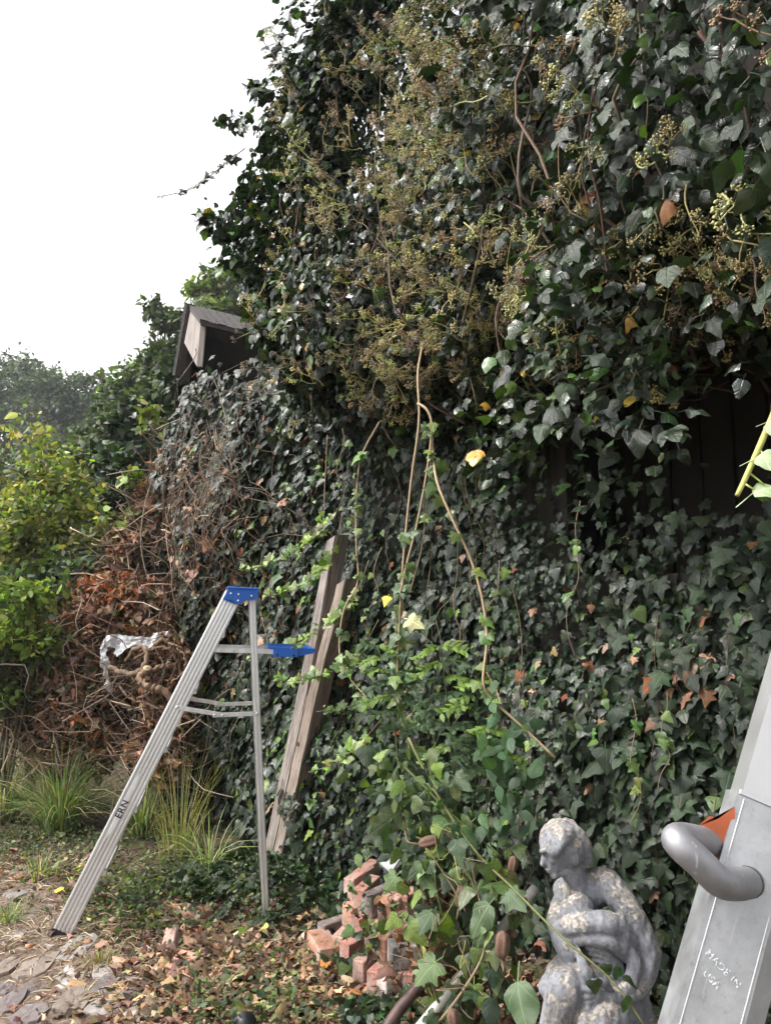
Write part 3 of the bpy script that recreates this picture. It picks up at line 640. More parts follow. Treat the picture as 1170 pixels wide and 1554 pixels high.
# ------------------------------------------------------------------ aluminium step ladder with blue top
def step_ladder():
    m_al = plain('ladder_aluminium', (0.66, 0.66, 0.67), 0.42, metal=0.75, var=0.14, scale=26, bump=0.12, stretch=(1, 1, 0.12))
    m_rib = plain('ladder_aluminium_rib', (0.74, 0.74, 0.75), 0.36, metal=0.75, var=0.12, scale=30, bump=0.1, stretch=(1, 1, 0.12))
    m_blue = plain('blue_plastic', (0.012, 0.11, 0.50), 0.42, var=0.10, scale=40, bump=0.1)
    m_rub = plain('black_rubber', (0.02, 0.02, 0.022), 0.8, var=0.3)
    m_riv = plain('rivet_steel', (0.6, 0.6, 0.6), 0.3, metal=1.0, var=0.1)
    A = ground_at(93, 1424); Bf = ground_at(404, 1416); Hh = 1.70
    yaw = R(11.0)
    t = thing('step_ladder', A, 'open aluminium step ladder with blue top cap standing on the path', 'ladder'); t.rotation_euler = (0, R(2.5), yaw)
    wd = float(np.linalg.norm(Bf - A)); D0, D1 = 0.44, 0.34        # depth between the rails at foot and top
    fx = lambda z: 0.0 + (0.715 - 0.0) * z / Hh                     # front rail centre line
    bx_ = lambda z: wd + (0.795 - wd) * z / Hh                       # rear rail centre line
    def rail(name, p0, p1, w, th, flange, side, ribs, par):
        p0, p1 = np.array(p0, float), np.array(p1, float); ln = np.linalg.norm(p1 - p0); ax = (p1 - p0) / ln
        yv = nrm(np.array([0, 1.0, 0]) - ax[1] * ax); xv = np.cross(yv, ax)
        mt = basis(p0, xv, yv, ax)
        o_web = mesh_local(name, *box_geo(-w / 2, w / 2, 0, th * side, 0, ln, 0.0008), m_al, par, mt)
        for sx in (-1, 1):
            a, b = sorted((sx * w / 2, sx * (w / 2 - 0.003)))
            V, F = box_geo(a, b, th * side, (th + flange) * side, 0.0, ln, 0.0006); mesh_local('flange', V, F, m_al, o_web)
        for k in range(ribs):
            x = -w / 2 + w * (k + 0.5) / ribs
            V, F = box_geo(x - w / ribs * 0.30, x + w / ribs * 0.30, -0.0035 * side, 0.001 * side, 0.005, ln - 0.005, 0.0015); mesh_local('rib', V, F, m_rib, o_web)
        return o_web, mt, ln
    rails = {}
    for near in (0, 1):
        y0 = D0 * near; y1 = (D0 - D1) / 2 + D1 * near; sd = 1 if near == 0 else -1
        rails['f', near] = rail('front_rail', (fx(0), y0, 0.02), (fx(Hh - 0.03), y1, Hh - 0.03), 0.092, 0.003, 0.028, sd, 5 if near == 0 else 3, t)
        rails['r', near] = rail('rear_rail', (bx_(0), y0 + 0.02 * sd, 0.01), (bx_(Hh - 0.03), y1 + 0.01 * sd, Hh - 0.03), 0.034, 0.003, 0.020, sd, 2, t)
        V, F = box_geo(-0.05, 0.05, -0.006, 0.035, -0.022, 0.012, 0.003); V = V * [1, sd, 1]; F = F if sd > 0 else F[:, ::-1]
        V[V[:, 2] < 0] += [0.010, 0, 0]
        mesh_local('rubber_foot', V, F, m_rub, rails['f', near][0])
    for k in range(1, 6):                                            # treads
        z = 0.29 * k; y0 = (D0 - D1) / 2 * z / Hh; V, F = box_geo(fx(z) - 0.03, fx(z) + 0.06, y0 + 0.004, D0 - y0 - 0.004, z - 0.012, z + 0.012, 0.003); mesh_local('tread', V, F, m_al, t)
        if k in (1, 3): V, F = box_geo(bx_(z) - 0.012, bx_(z) + 0.012, y0 + 0.02, D0 - y0 - 0.02, z - 0.012, z + 0.012, 0.002); mesh_local('rear_brace', V, F, m_al, t)
    # top cap with its lug
    yA, yB = (D0 - D1) / 2 - 0.022, (D0 + D1) / 2 + 0.022
    prof = [(0.715, Hh - 0.062), (0.765, Hh - 0.062), (0.785, Hh - 0.085), (0.810, Hh - 0.082), (0.825, Hh - 0.062), (0.893, Hh - 0.056), (0.893, Hh - 0.004), (0.740, Hh - 0.004)]
    n = len(prof); V = np.array([(x, yA, z) for x, z in prof] + [(x, yB, z) for x, z in prof])
    F = [(0, i, i + 1) for i in range(1, n - 1)] + [(n, n + i + 1, n + i) for i in range(1, n - 1)]
    F = [(a, b, c) for a, b, c in F]
    for i in range(n): j = (i + 1) % n; F += [(i, i + n, j + n), (i, j + n, j)]
    cap = mesh_local('top_cap', V - [0.066, 0, 0], np.array(F), m_blue, t)
    V, F = box_geo(0.667, 0.833, yA - 0.006, yB + 0.006, Hh - 0.006, Hh + 0.006, 0.003); mesh_local('cap_lid', V, F, m_blue, cap)
    def rivet(x, y, z, par, r=0.006):
        V, F = tube_geo(np.array([(x, y, z), (x, y - 0.003, z), (x, y - 0.005, z)]), [r, r, r * 0.6], 8); mesh_local('rivet', V, F, m_riv, par)
    for x, dz in ((0.755, 0.030), (0.795, 0.033), (0.862, 0.038), (0.795, 0.066)): rivet(x - 0.066, yA, Hh - dz, cap)
    # spreaders: two hinged bars
    for y, zz in ((-0.012, 0.0), (D0 - 0.05, 0.0)):
        z0 = 1.085; xa, xb = fx(z0) + 0.00, bx_(z0 - 0.02); xm = xa + (xb - xa) * 0.52; yy = (D0 - D1) / 2 * z0 / Hh + y
        for (x0, za, x1, zb) in ((xa, z0, xm + 0.03, z0 - 0.035), (xm - 0.03, z0 - 0.037, xb, z0 - 0.025)):
            ln = math.hypot(x1 - x0, zb - za); an = math.atan2(zb - za, x1 - x0)
            V, F = box_geo(0, ln, -0.004, 0.0, -0.011, 0.011, 0.001); mesh_local('spreader', V, F, m_rib, t, Matrix.Translation((x0, yy - (0.004 if x0 == xa else 0.0), za)) @ Matrix.Rotation(-an, 4, 'Y'))
        for dx in (-0.02, 0.02): rivet(xm + dx, yy - 0.008, z0 - 0.036, t, 0.0055)
        rivet(xa, yy - 0.008, z0, t); rivet(xb, yy - 0.006, z0 - 0.025, t, 0.007)
    # tool tray on its arm, swung out behind the ladder
    z1 = 1.385; yy = (D0 - D1) / 2 * z1 / Hh
    V, F = box_geo(fx(z1) + 0.035, fx(z1) + 0.36, yy + 0.012, yy + 0.016, z1 - 0.022, z1 + 0.004, 0.001); arm = mesh_local('tray_arm', V, F, m_rib, t)
    V[:, 1] += 0.26; mesh_local('tray_arm', V, F, m_rib, t); rivet(fx(z1) + 0.14, yy + 0.012, z1 - 0.01, arm, 0.004)
    tx = fx(z1) + 0.345
    prof = [(0, -0.030), (0.125, -0.033), (0.145, -0.026), (0.215, -0.010), (0.225, 0.002), (0.215, 0.012), (0.0, 0.018)]; n = len(prof)
    V = np.array([(tx + x, yy + 0.002, z1 + z) for x, z in prof] + [(tx + x, yy + 0.30, z1 + z) for x, z in prof]); F = [(0, i, i + 1) for i in range(1, n - 1)] + [(n, n + i + 1, n + i) for i in range(1, n - 1)]
    for i in range(n): j = (i + 1) % n; F += [(i, i + n, j + n), (i, j + n, j)]
    tray = mesh_local('tool_tray', V, np.array(F), m_blue, t)
    V, F = box_geo(tx - 0.03, tx + 0.13, yy - 0.004, yy + 0.302, z1 + 0.006, z1 + 0.017, 0.002); mesh_local('tray_lip', V, F, m_blue, tray)
    V, F = box_geo(tx - 0.002, tx + 0.13, yy - 0.005, yy + 0.004, z1 - 0.034, z1 + 0.008, 0.002); mesh_local('tray_side', V, F, m_blue, tray)
    for dx in (0.02, 0.105): V, F = tube_geo(np.array([(tx + dx, yy - 0.003, z1 - 0.024), (tx + dx, yy - 0.007, z1 - 0.024)]), 0.006, 8); mesh_local('bolt', V, F, m_rub, tray)
    # worn maker's lettering on the near rail
    web, mt, ln = rails['f', 0]
    m_ink = plain('black_ink', (0.012, 0.012, 0.012), 0.6, var=0.2); m_pale = plain('label_film', (0.75, 0.75, 0.76), 0.35, metal=0.2, var=0.08)
    V, F = tube_geo(np.array([(-0.012, -0.0042, 0.47), (-0.012, -0.0042, 0.50), (-0.012, -0.0042, 0.76), (-0.012, -0.0042, 0.80)]), [0.001, 0.011, 0.011, 0.001], 8); V[:, 1] = -0.0042 + (V[:, 1] + 0.0042) * 0.05
    mesh_local('label_strip', V, F, m_pale, web)
    me = text_mesh('ERN', 0.045); me.materials.clear(); me.materials.append(m_ink)
    o = bpy.data.objects.new('lettering', me); COL.objects.link(o); o.parent = web
    o.matrix_basis = Matrix.Translation((-0.010, -0.0062, 0.615)) @ Matrix.Rotation(R(90), 4, 'X') @ Matrix.Rotation(R(90), 4, 'Z')
    return t
step_ladder()

# ------------------------------------------------------------------ split timber post leaning on the ivy
def timber_post():
    m, N, L = new_mat('old_timber')
    n1 = tex(N, L, scale=9, detail=8, stretch=(7, 7, 0.45)); n2 = tex(N, L, scale=2.2, detail=3); n3 = tex(N, L, scale=60, detail=3, stretch=(8, 8, 0.3))
    c = ramp(N, L, n1, [(0.28, (0.10, 0.072, 0.058)), (0.46, (0.32, 0.265, 0.23)), (0.72, (0.52, 0.455, 0.41))])
    a = nd(N, 'ShaderNodeAttribute', attribute_name='tint'); c = mixc(N, L, 1.0, c, a.outputs['Color'], 'MULTIPLY')
    c = mixc(N, L, ramp(N, L, n3, [(0.3, 0.75), (0.45, 0.0)]), c, (0.03, 0.022, 0.018))
    p = nd(N, 'ShaderNodeBsdfPrincipled', Roughness=0.85); p.inputs['Specular IOR Level'].default_value = 0.25; L.new(c, p.inputs['Base Color'])
    b = nd(N, 'ShaderNodeBump', Strength=0.8, Distance=0.004); L.new(n1, b.inputs['Height']); L.new(b.outputs[0], p.inputs['Normal']); o = N.new('ShaderNodeOutputMaterial'); L.new(p.outputs[0], o.inputs[0])
    A = ground_at(411, 1306); A[1] -= 0.02; A[0] = at(411, 1306, A[1])[0]; top = at(514, 828, 4.40)
    ax = nrm(top - A); ln = np.linalg.norm(top - A)
    f = nrm(np.array([-0.55, -0.80, 0])); f = nrm(f - (f @ ax) * ax); w = np.cross(f, ax)      # f: broad face towards the path
    if w[0] < 0: w = -w
    t = thing('timber_post', A, 'old grey brown timber post, split at the top, leaning against the ivy wall', 'timber')
    mt = Matrix.Translation(A).inverted() @ basis(A, w, -f, ax)
    def half(x0, x1, zt, bend, tint):
        zs = np.linspace(0, zt, 26); V = []; q = np.random.default_rng(int(zt * 100))
        for z in zs:
            b = bend * max(0, z - 1.02) ** 1.5; j = q.normal(0, 0.0012, 8)
            taper = 1 - 0.25 * max(0, z - 1.0)
            for k, (x, y) in enumerate(((x0, 0.004), (x0 + 0.004, 0), (x1 - 0.004, 0), (x1, 0.004), (x1, 0.126), (x1 - 0.004, 0.13), (x0 + 0.004, 0.13), (x0, 0.126))):
                xx = (x - (x0 if bend < 0 else x1)) * taper + (x0 if bend < 0 else x1); V.append((xx + b + j[k], y + j[-k], z + (0.05 * (x - x0) / (x1 - x0) if z == zt else 0)))
        V = np.array(V); F = []
        for i in range(len(zs) - 1):
            for k in range(8): F.append((i * 8 + k, i * 8 + (k + 1) % 8, (i + 1) * 8 + (k + 1) % 8, (i + 1) * 8 + k))
        F = np.array(F); tri = np.concatenate([F[:, [0, 1, 2]], F[:, [0, 2, 3]]])
        e = (len(zs) - 1) * 8; tri = np.concatenate([tri, [(e, e + k, e + k + 1) for k in range(1, 7)], [(0, k + 1, k) for k in range(1, 7)]])
        mesh_local('timber_half', V, tri, m, t, mt, False, tint)
    half(-0.072, 0.001, ln, -0.020, (0.95, 0.98, 1.02)); half(0.002, 0.072, ln - 0.22, 0.040, (1.0, 0.97, 0.93))
    V, F = tube_geo(np.array([(0.012, 0.001, 0.80), (0.012, -0.002, 0.80)]), [0.016, 0.010], 9); mesh_local('knot', V, F, plain('knot', (0.06, 0.04, 0.03), 0.9), t, mt)
timber_post()

# ------------------------------------------------------------------ bricks
def brick_mat():
    m, N, L = new_mat('old_brick'); a = nd(N, 'ShaderNodeAttribute', attribute_name='tint'); n1 = tex(N, L, scale=26, detail=8, rough=0.7); n2 = tex(N, L, scale=9, detail=5, rough=0.6); n3 = tex(N, L, scale=120, detail=3); oi = N.new('ShaderNodeObjectInfo')
    c = mixc(N, L, 0.8, a.outputs['Color'], mixc(N, L, n1, (0.25, 0.22, 0.22), (1.75, 1.78, 1.8)), 'MULTIPLY')
    c = mixc(N, L, ramp(N, L, n2, [(0.44, 0.0), (0.64, 0.85)]), c, (0.42, 0.345, 0.30)); c = mixc(N, L, ramp(N, L, n3, [(0.30, 0.7), (0.42, 0.0)]), c, (0.06, 0.045, 0.04))
    c = mixc(N, L, ramp(N, L, math_node(N, L, 'MULTIPLY', n2, n1), [(0.13, 0.7), (0.18, 0.0)]), c, (0.045, 0.05, 0.03))
    p = nd(N, 'ShaderNodeBsdfPrincipled', Roughness=0.95); p.inputs['Specular IOR Level'].default_value = 0.15; L.new(c, p.inputs['Base Color']); b = nd(N, 'ShaderNodeBump', Strength=1.0, Distance=0.006); L.new(math_node(N, L, 'ADD', n1, math_node(N, L, 'MULTIPLY', n3, 0.4)), b.inputs['Height']); L.new(b.outputs[0], p.inputs['Normal']); o = N.new('ShaderNodeOutputMaterial'); L.new(p.outputs[0], o.inputs[0])
    return m
M['brick'] = brick_mat()
def brick_mesh(seed, L_=0.20, W_=0.058, H_=0.095):
    import bmesh
    q = np.random.default_rng(seed); bm = bmesh.new(); bmesh.ops.create_cube(bm, size=1)
    for v in bm.verts: v.co = Vector((v.co.x * L_, v.co.y * W_, v.co.z * H_))
    bmesh.ops.bevel(bm, geom=list(bm.edges), offset=q.uniform(0.004, 0.008), segments=2, affect='EDGES', profile=0.6)
    bmesh.ops.triangulate(bm, faces=list(bm.faces)); bm.verts.index_update()
    V = np.array([v.co[:] for v in bm.verts]); F = np.array([[v.index for v in f.verts] for f in bm.faces]); bm.free()
    return V + q.normal(0, 0.0013, V.shape) + 0.002 * noise(V + seed, 30, seed % 4)[:, None] * nrm(V), F
BR = {'red': (0.30, 0.15, 0.12), 'pinkish': (0.39, 0.25, 0.21), 'orange': (0.40, 0.21, 0.14), 'dark': (0.13, 0.105, 0.10), 'grey': (0.12, 0.115, 0.11), 'pale': (0.42, 0.36, 0.33)}
def bricks():
    r = np.random.default_rng(5); pool = {}
    def put(P, kind, yaw=None, label=None, group='bricks of the dry stacked pile', tilt=0, cls='brick', size=None):
        key = (kind, r.integers(0, 3), size)
        if key not in pool:
            V, F = brick_mesh(len(pool) + 50, *(size or (0.20, 0.058, 0.095)))
            pool[key] = mesh_of('brick', V, F, np.tile(np.array(BR[kind]) * math.exp(r.normal(0, 0.15)), (len(V), 1)), None, True, M['brick'])
        o = bpy.data.objects.new(cls, pool[key]); COL.objects.link(o)
        o.location = tuple(float(c) for c in P); o.rotation_euler = (R(tilt), R(r.normal(0, 2)), yaw if yaw is not None else R(66 + r.normal(0, 11)))
        o['label'] = label; o['category'] = 'brick' if cls == 'brick' else 'block'
        if group: o['group'] = group
    row = 0.097; level = ['bottom', 'second', 'third', 'top']
    P = [(572, 3.36, 'red', 0), (611, 3.34, 'red', 0), (592, 3.30, 'pale', 0), (552, 3.46, 'pinkish', 0), (533, 3.58, 'red', 0), (516, 3.70, 'pinkish', 0), (636, 3.42, 'red', 0), (500, 3.80, 'dark', 0),
         (580, 3.46, 'orange', 1), (562, 3.56, 'pinkish', 1), (544, 3.66, 'red', 1), (527, 3.74, 'orange', 1), (600, 3.44, 'red', 1), (620, 3.52, 'pinkish', 1),
         (583, 3.54, 'orange', 2), (567, 3.64, 'dark', 2), (603, 3.58, 'pinkish', 2), (617, 3.60, 'red', 2), (550, 3.74, 'red', 2), (536, 3.84, 'pinkish', 2)]
    for (px, Y, kind, c) in P:
        z = 0.048 + row * c; x = at(px, 1450, Y)[0] + r.normal(0, 0.008); Y = Y + r.normal(0, 0.022)
        side = 'leftmost end' if px < 540 else ('right end' if px > 598 else 'middle')
        put((x + 0.03, Y + 0.09, z), kind, label=f'{kind} brick on edge in the {level[c]} course of the pile, {side if px < 630 else "behind the climber"}')
    put((at(556, 1335, 3.98)[0], 4.0, 0.048 + row * 2 + 0.004), 'red', label='topmost red brick at the back of the pile, half under leaves', group=None)
    for c in (0, 1): put((at(556, 1335, 3.98)[0], 4.0, 0.048 + row * c), 'red', label=f'{level[c]} course brick at the back of the pile under the topmost brick')
    put((at(622, 1450, 3.36)[0], 3.40, 0.048 + row * 1 + 0.0), 'grey', yaw=R(14), label='rough grey concrete block lying on the red brick pile', group=None, cls='concrete_block', size=(0.175, 0.10, 0.092))
    put((at(490, 1436, 3.66)[0], 3.70, 0.042), 'orange', yaw=R(112), label='single orange red brick lying just left of the pile', group=None, size=(0.2, 0.1, 0.07))
    for (px, py, kind, yaw, tilt, label, size) in ((292, 1393, 'orange', 150, 12, 'broken orange brick half buried in ground ivy by the ladder', (0.19, 0.095, 0.06)), (262, 1440, 'pinkish', 100, -20, 'edging brick set beside the broken orange brick', (0.2, 0.058, 0.09)), (275, 1477, 'orange', 80, 8, 'edging brick lying across the litter in front of the ladder', (0.18, 0.095, 0.058))):
        q = ground_at(px, py); put((q[0], q[1], 0.022), kind, R(yaw), label, None, tilt, 'brick', size)
bricks()

# ------------------------------------------------------------------ pipe and pole by the bricks
def poles():
    B = Batch(); tube(B, [at(540, 1655, 2.72), at(590, 1556, 2.86), at(628, 1505, 2.90), at(655, 1478, 2.94), at(700, 1447, 3.0)], 0.021, 12, (0.085, 0.05, 0.045), 20)
    B.build('metal_pipe', plain('rusty_pipe', (0.085, 0.05, 0.045), 0.6, metal=0.35, var=0.4, scale=25, bump=0.4), label='dark rusty metal pipe lying beside the brick pile', category='pipe')
    B = Batch(); tube(B, [at(565, 1650, 2.62), at(640, 1556, 2.76), at(728, 1450, 2.92), at(812, 1348, 3.06)], 0.0185, 12, (0.5, 0.48, 0.45), 16)
    B.build('wooden_pole', plain('bleached_pole', (0.52, 0.49, 0.46), 0.75, var=0.25, scale=14, bump=0.4), label='bleached whitish pole slanting up under the vines towards the statue', category='pole')
    B = Batch(); V, F = tube_geo(np.array([ground_at(372, 1556, 0.0), ground_at(372, 1556, 0.05), ground_at(372, 1556, 0.055), ground_at(372, 1556, 0.03)]) , [0.036, 0.045, 0.040, 0.034], 18, True); B.add(V, F)
    B.build('plant_pot', plain('black_plastic', (0.012, 0.012, 0.013), 0.4, var=0.2), label='small black plastic pot in the leaf litter at the bottom edge', category='pot')
    V, F = box_geo(-0.03, 0.03, -0.004, 0.004, -0.03, 0.03, 0.002)
    o = mesh_local('paper_scrap', V + np.random.default_rng(2).normal(0, 0.003, V.shape), F, plain('grey_paper', (0.5, 0.51, 0.53), 0.7, var=0.15), None, Matrix.Translation(at(592, 1308, 3.28)) @ Matrix.Rotation(R(35), 4, 'Y') @ Matrix.Rotation(R(-15), 4, 'Z'))
    o['label'] = 'pale grey scrap caught in the leaves above the bricks'; o['category'] = 'scrap'
poles()
# ------------------------------------------------------------------ weathered garden statue: seated figure, head bowed
def statue():
    import bmesh
    Y = 2.62
    def S(px, py, dy=0.0): return at(px, py, Y + dy)
    bm = bmesh.new()
    def ball(c, rad, squash=(1, 1, 1), rot=None):
        m = Matrix.Translation(Vector(c)) @ (rot or Matrix.Identity(4)) @ Matrix.Diagonal((*[rad * q for q in squash], 1))
        bmesh.ops.create_icosphere(bm, subdivisions=3, radius=1.0, matrix=m)
    def limb(pts, rads, n=14):
        P = smooth_path(pts, n); rads = [q * (0.92 if q > 0.03 else 1.0) for q in rads]; rr = np.interp(np.linspace(0, 1, n), np.linspace(0, 1, len(rads)), rads)
        V, F = tube_geo(P, rr, 14, True)
        vs = [bm.verts.new(v) for v in V]
        for f in F:
            try: bm.faces.new([vs[i] for i in f])
            except ValueError: pass
        ball(P[0], rads[0]); ball(P[-1], rads[-1])
    # head bowed to the left: cranium, face, jaw, nose, lips, ear, then the hair
    tl = Matrix.Rotation(R(-20), 4, 'Y')
    ball(S(858, 1283), 0.070, (1.0, 0.98, 1.0)); ball(S(842, 1299, -0.005), 0.050, (0.82, 0.86, 1.22), tl)
    ball(S(852, 1318, -0.008), 0.034, (1.15, 0.85, 0.8)); ball(S(842, 1327, -0.012), 0.015, (1.1, 1.2, 0.9))
    limb([S(825, 1296, -0.012), S(824, 1305, -0.014), S(823, 1311, -0.015)], [0.007, 0.009, 0.011], 6); ball(S(830, 1319, -0.014), 0.009, (1.2, 1.8, 0.6)); ball(S(833, 1323, -0.014), 0.009, (1.2, 1.6, 0.6))
    limb([S(824, 1291, -0.045), S(822, 1291, -0.015), S(825, 1291, 0.02)], [0.008, 0.010, 0.008], 6); ball(S(838, 1303, -0.040), 0.018, (0.9, 0.7, 1.0)); ball(S(874, 1304, -0.062), 0.013, (0.8, 0.6, 1.5))
    q = np.random.default_rng(8)
    for i in range(16):                                             # wavy locks swept back from the brow
        a0 = i / 15 * math.pi * 1.15 - 0.35; side = math.cos(a0); lift = math.sin(a0)
        pts = []
        for f in np.linspace(0, 1, 5):
            th = -0.75 + f * 2.7; pts.append(S(858, 1283) + 0.072 * np.array([-math.cos(th) * (0.55 + 0.45 * abs(lift)), -side * (0.55 + 0.45 * math.sin(f * 3.1)), math.sin(th) * (0.45 + 0.55 * max(lift, 0.1)) + 0.012 * math.sin(f * 16 + i)]))
        limb(pts, [0.009, 0.013, 0.014, 0.013, 0.010], 12)
    limb([S(876, 1262, -0.03), S(888, 1278, -0.03), S(890, 1298, -0.015), S(883, 1314, -0.005)], [0.014, 0.019, 0.019, 0.014])
    # neck, shoulders, chest, belly
    limb([S(862, 1310), S(876, 1335, 0.005), S(892, 1352, 0.02)], [0.042, 0.043, 0.06])
    limb([S(862, 1352, 0.09), S(885, 1352, 0.04), S(915, 1345, 0.0), S(932, 1352, -0.02)], [0.052, 0.066, 0.064, 0.050])
    limb([S(884, 1355, 0.03), S(886, 1395, 0.04), S(915, 1440, 0.05), S(935, 1500, 0.05)], [0.072, 0.070, 0.082, 0.115])
    ball(S(880, 1376, -0.05), 0.042); ball(S(866, 1382, 0.0), 0.036)
    # near arm: out to the elbow and round to the lap
    limb([S(925, 1345, -0.03), S(950, 1375, -0.06), S(974, 1415, -0.08), S(984, 1445, -0.085)], [0.048, 0.044, 0.040, 0.041])
    limb([S(984, 1445, -0.085), S(976, 1485, -0.10), S(954, 1508, -0.13), S(928, 1512, -0.15)], [0.041, 0.037, 0.032, 0.025])
    # hand with fingers resting in the lap
    ball(S(918, 1512, -0.155), 0.026, (1.25, 0.6, 0.9))
    for k, (dx, dz) in enumerate(((-36, -8), (-40, 2), (-38, 11), (-32, 19))):
        limb([S(912, 1506 + k * 5, -0.16), S(912 + dx * 0.5, 1506 + k * 5 + dz * 0.4, -0.172), S(912 + dx * 0.85, 1508 + k * 5 + dz, -0.165)], [0.0095, 0.009, 0.007], 6)
    limb([S(924, 1500, -0.165), S(912, 1490, -0.175), S(900, 1490, -0.175)], [0.011, 0.010, 0.008], 6)
    # far arm hanging on the left with a fold of cloth over it
    limb([S(868, 1356, 0.10), S(850, 1380, 0.06), S(846, 1410, 0.0), S(862, 1450, -0.06)], [0.046, 0.040, 0.036, 0.030])
    # cloth band across the belly, sagging from elbow to elbow
    limb([S(858, 1408, -0.03), S(885, 1402, -0.09), S(925, 1404, -0.10), S(960, 1425, -0.08)], [0.030, 0.040, 0.042, 0.036])
    limb([S(866, 1425, -0.04), S(895, 1420, -0.10), S(935, 1432, -0.11), S(962, 1455, -0.09)], [0.022, 0.032, 0.034, 0.026])
    limb([S(940, 1430, -0.11), S(962, 1460, -0.12), S(955, 1495, -0.135), S(925, 1522, -0.15), S(900, 1515, -0.15)], [0.018, 0.022, 0.022, 0.022, 0.016])
    # pleats of the drapery in the hollow of the lap
    for k in range(6):
        limb([S(890 + k * 4, 1438 + k * 9, -0.075), S(918 + k * 4, 1446 + k * 9, -0.105), S(942 + k * 3, 1462 + k * 7, -0.095)], [0.006, 0.0085, 0.006], 7)
    ball(S(920, 1475, -0.03), 0.075, (1.0, 0.9, 1.1))
    # cloth flap and skirts, thighs, knees and shins
    limb([S(876, 1440, -0.08), S(888, 1475, -0.12), S(903, 1510, -0.13)], [0.008, 0.024, 0.014])
    limb([S(930, 1520, 0.04), S(895, 1500, -0.06), S(858, 1500, -0.13)], [0.105, 0.085, 0.066]); limb([S(858, 1500, -0.13), S(845, 1555, -0.13), S(840, 1640, -0.10), S(835, 1720, -0.09)], [0.066, 0.055, 0.045, 0.035])
    limb([S(940, 1530, 0.02), S(925, 1535, -0.10), S(905, 1560, -0.17)], [0.11, 0.09, 0.07]); limb([S(905, 1560, -0.17), S(905, 1620, -0.16), S(900, 1720, -0.14)], [0.07, 0.055, 0.04])
    limb([S(893, 1512, -0.14), S(888, 1560, -0.19), S(884, 1640, -0.17)], [0.016, 0.028, 0.030]); limb([S(930, 1530, -0.12), S(945, 1600, -0.10), S(950, 1720, -0.06)], [0.06, 0.07, 0.08])
    limb([S(858, 1470, 0.0), S(850, 1480, -0.06), S(838, 1500, -0.10)], [0.05, 0.05, 0.045])
    # seat block and plinth
    base = S(915, 1600, 0.05); 
    for (hx, hy, z0, z1) in ((0.15, 0.15, 0.09, float(S(930, 1545)[2]) + 0.02), (0.20, 0.20, 0.0, 0.10)):
        m = Matrix.Translation((base[0], base[1], (z0 + z1) / 2)) @ Matrix.Diagonal((hx * 2, hy * 2, z1 - z0, 1)); bmesh.ops.create_cube(bm, size=1, matrix=m)
    me = bpy.data.meshes.new('statue'); bm.to_mesh(me); bm.free()
    o = bpy.data.objects.new('statue', me); COL.objects.link(o)
    rm = o.modifiers.new('union', 'REMESH'); rm.mode = 'VOXEL'; rm.voxel_size = 0.0035
    sm = o.modifiers.new('soften', 'SMOOTH'); sm.factor = 0.5; sm.iterations = 3
    dg = bpy.context.evaluated_depsgraph_get(); me2 = bpy.data.meshes.new_from_object(o.evaluated_get(dg)); bpy.data.objects.remove(o)
    n = len(me2.vertices); co = np.empty(n * 3, np.float32); me2.vertices.foreach_get('co', co); co = co.reshape(-1, 3).astype(float); no = np.empty(n * 3, np.float32); me2.vertices.foreach_get('normal', no); no = no.reshape(-1, 3)
    rough = 0.0020 * noise(co, 45, 0) + 0.0012 * noise(co, 110, 1); co = co + no * rough[:, None]; me2.vertices.foreach_set('co', co.astype(np.float32).ravel())
    me2.polygons.foreach_set('use_smooth', np.full(len(me2.polygons), True))
    m, N, L = new_mat('weathered_stone')
    n1 = tex(N, L, scale=8, detail=10, rough=0.78); n2 = tex(N, L, scale=90, detail=5); n3 = tex(N, L, scale=5, detail=5); g = N.new('ShaderNodeNewGeometry'); sz = N.new('ShaderNodeSeparateXYZ'); L.new(g.outputs['Normal'], sz.inputs[0])
    stone = ramp(N, L, n3, [(0.3, (0.13, 0.135, 0.155)), (0.7, (0.30, 0.305, 0.33))])
    stone = mixc(N, L, ramp(N, L, n2, [(0.35, 0.35), (0.6, 0.0)]), stone, (0.06, 0.06, 0.07))
    lich = ramp(N, L, n2, [(0.32, (0.13, 0.11, 0.095)), (0.5, (0.30, 0.27, 0.24)), (0.7, (0.46, 0.43, 0.40))])
    k = math_node(N, L, 'ADD', n1, math_node(N, L, 'MULTIPLY', sz.outputs[2], 0.10))
    c = mixc(N, L, ramp(N, L, k, [(0.545, 0.0), (0.59, 0.9)]), stone, lich)
    p = nd(N, 'ShaderNodeBsdfPrincipled', Roughness=0.88); p.inputs['Specular IOR Level'].default_value = 0.3; L.new(c, p.inputs['Base Color'])
    b = nd(N, 'ShaderNodeBump', Strength=0.7, Distance=0.004); L.new(math_node(N, L, 'ADD', n2, ramp(N, L, k, [(0.545, 0.0), (0.59, 0.9)])), b.inputs['Height']); L.new(b.outputs[0], p.inputs['Normal']); ou = N.new('ShaderNodeOutputMaterial'); L.new(p.outputs[0], ou.inputs[0])
    me2.materials.clear(); me2.materials.append(m)
    link('garden_statue', me2, label='weathered grey stone statue of a seated figure with bowed head among ivy', category='statue')
statue()

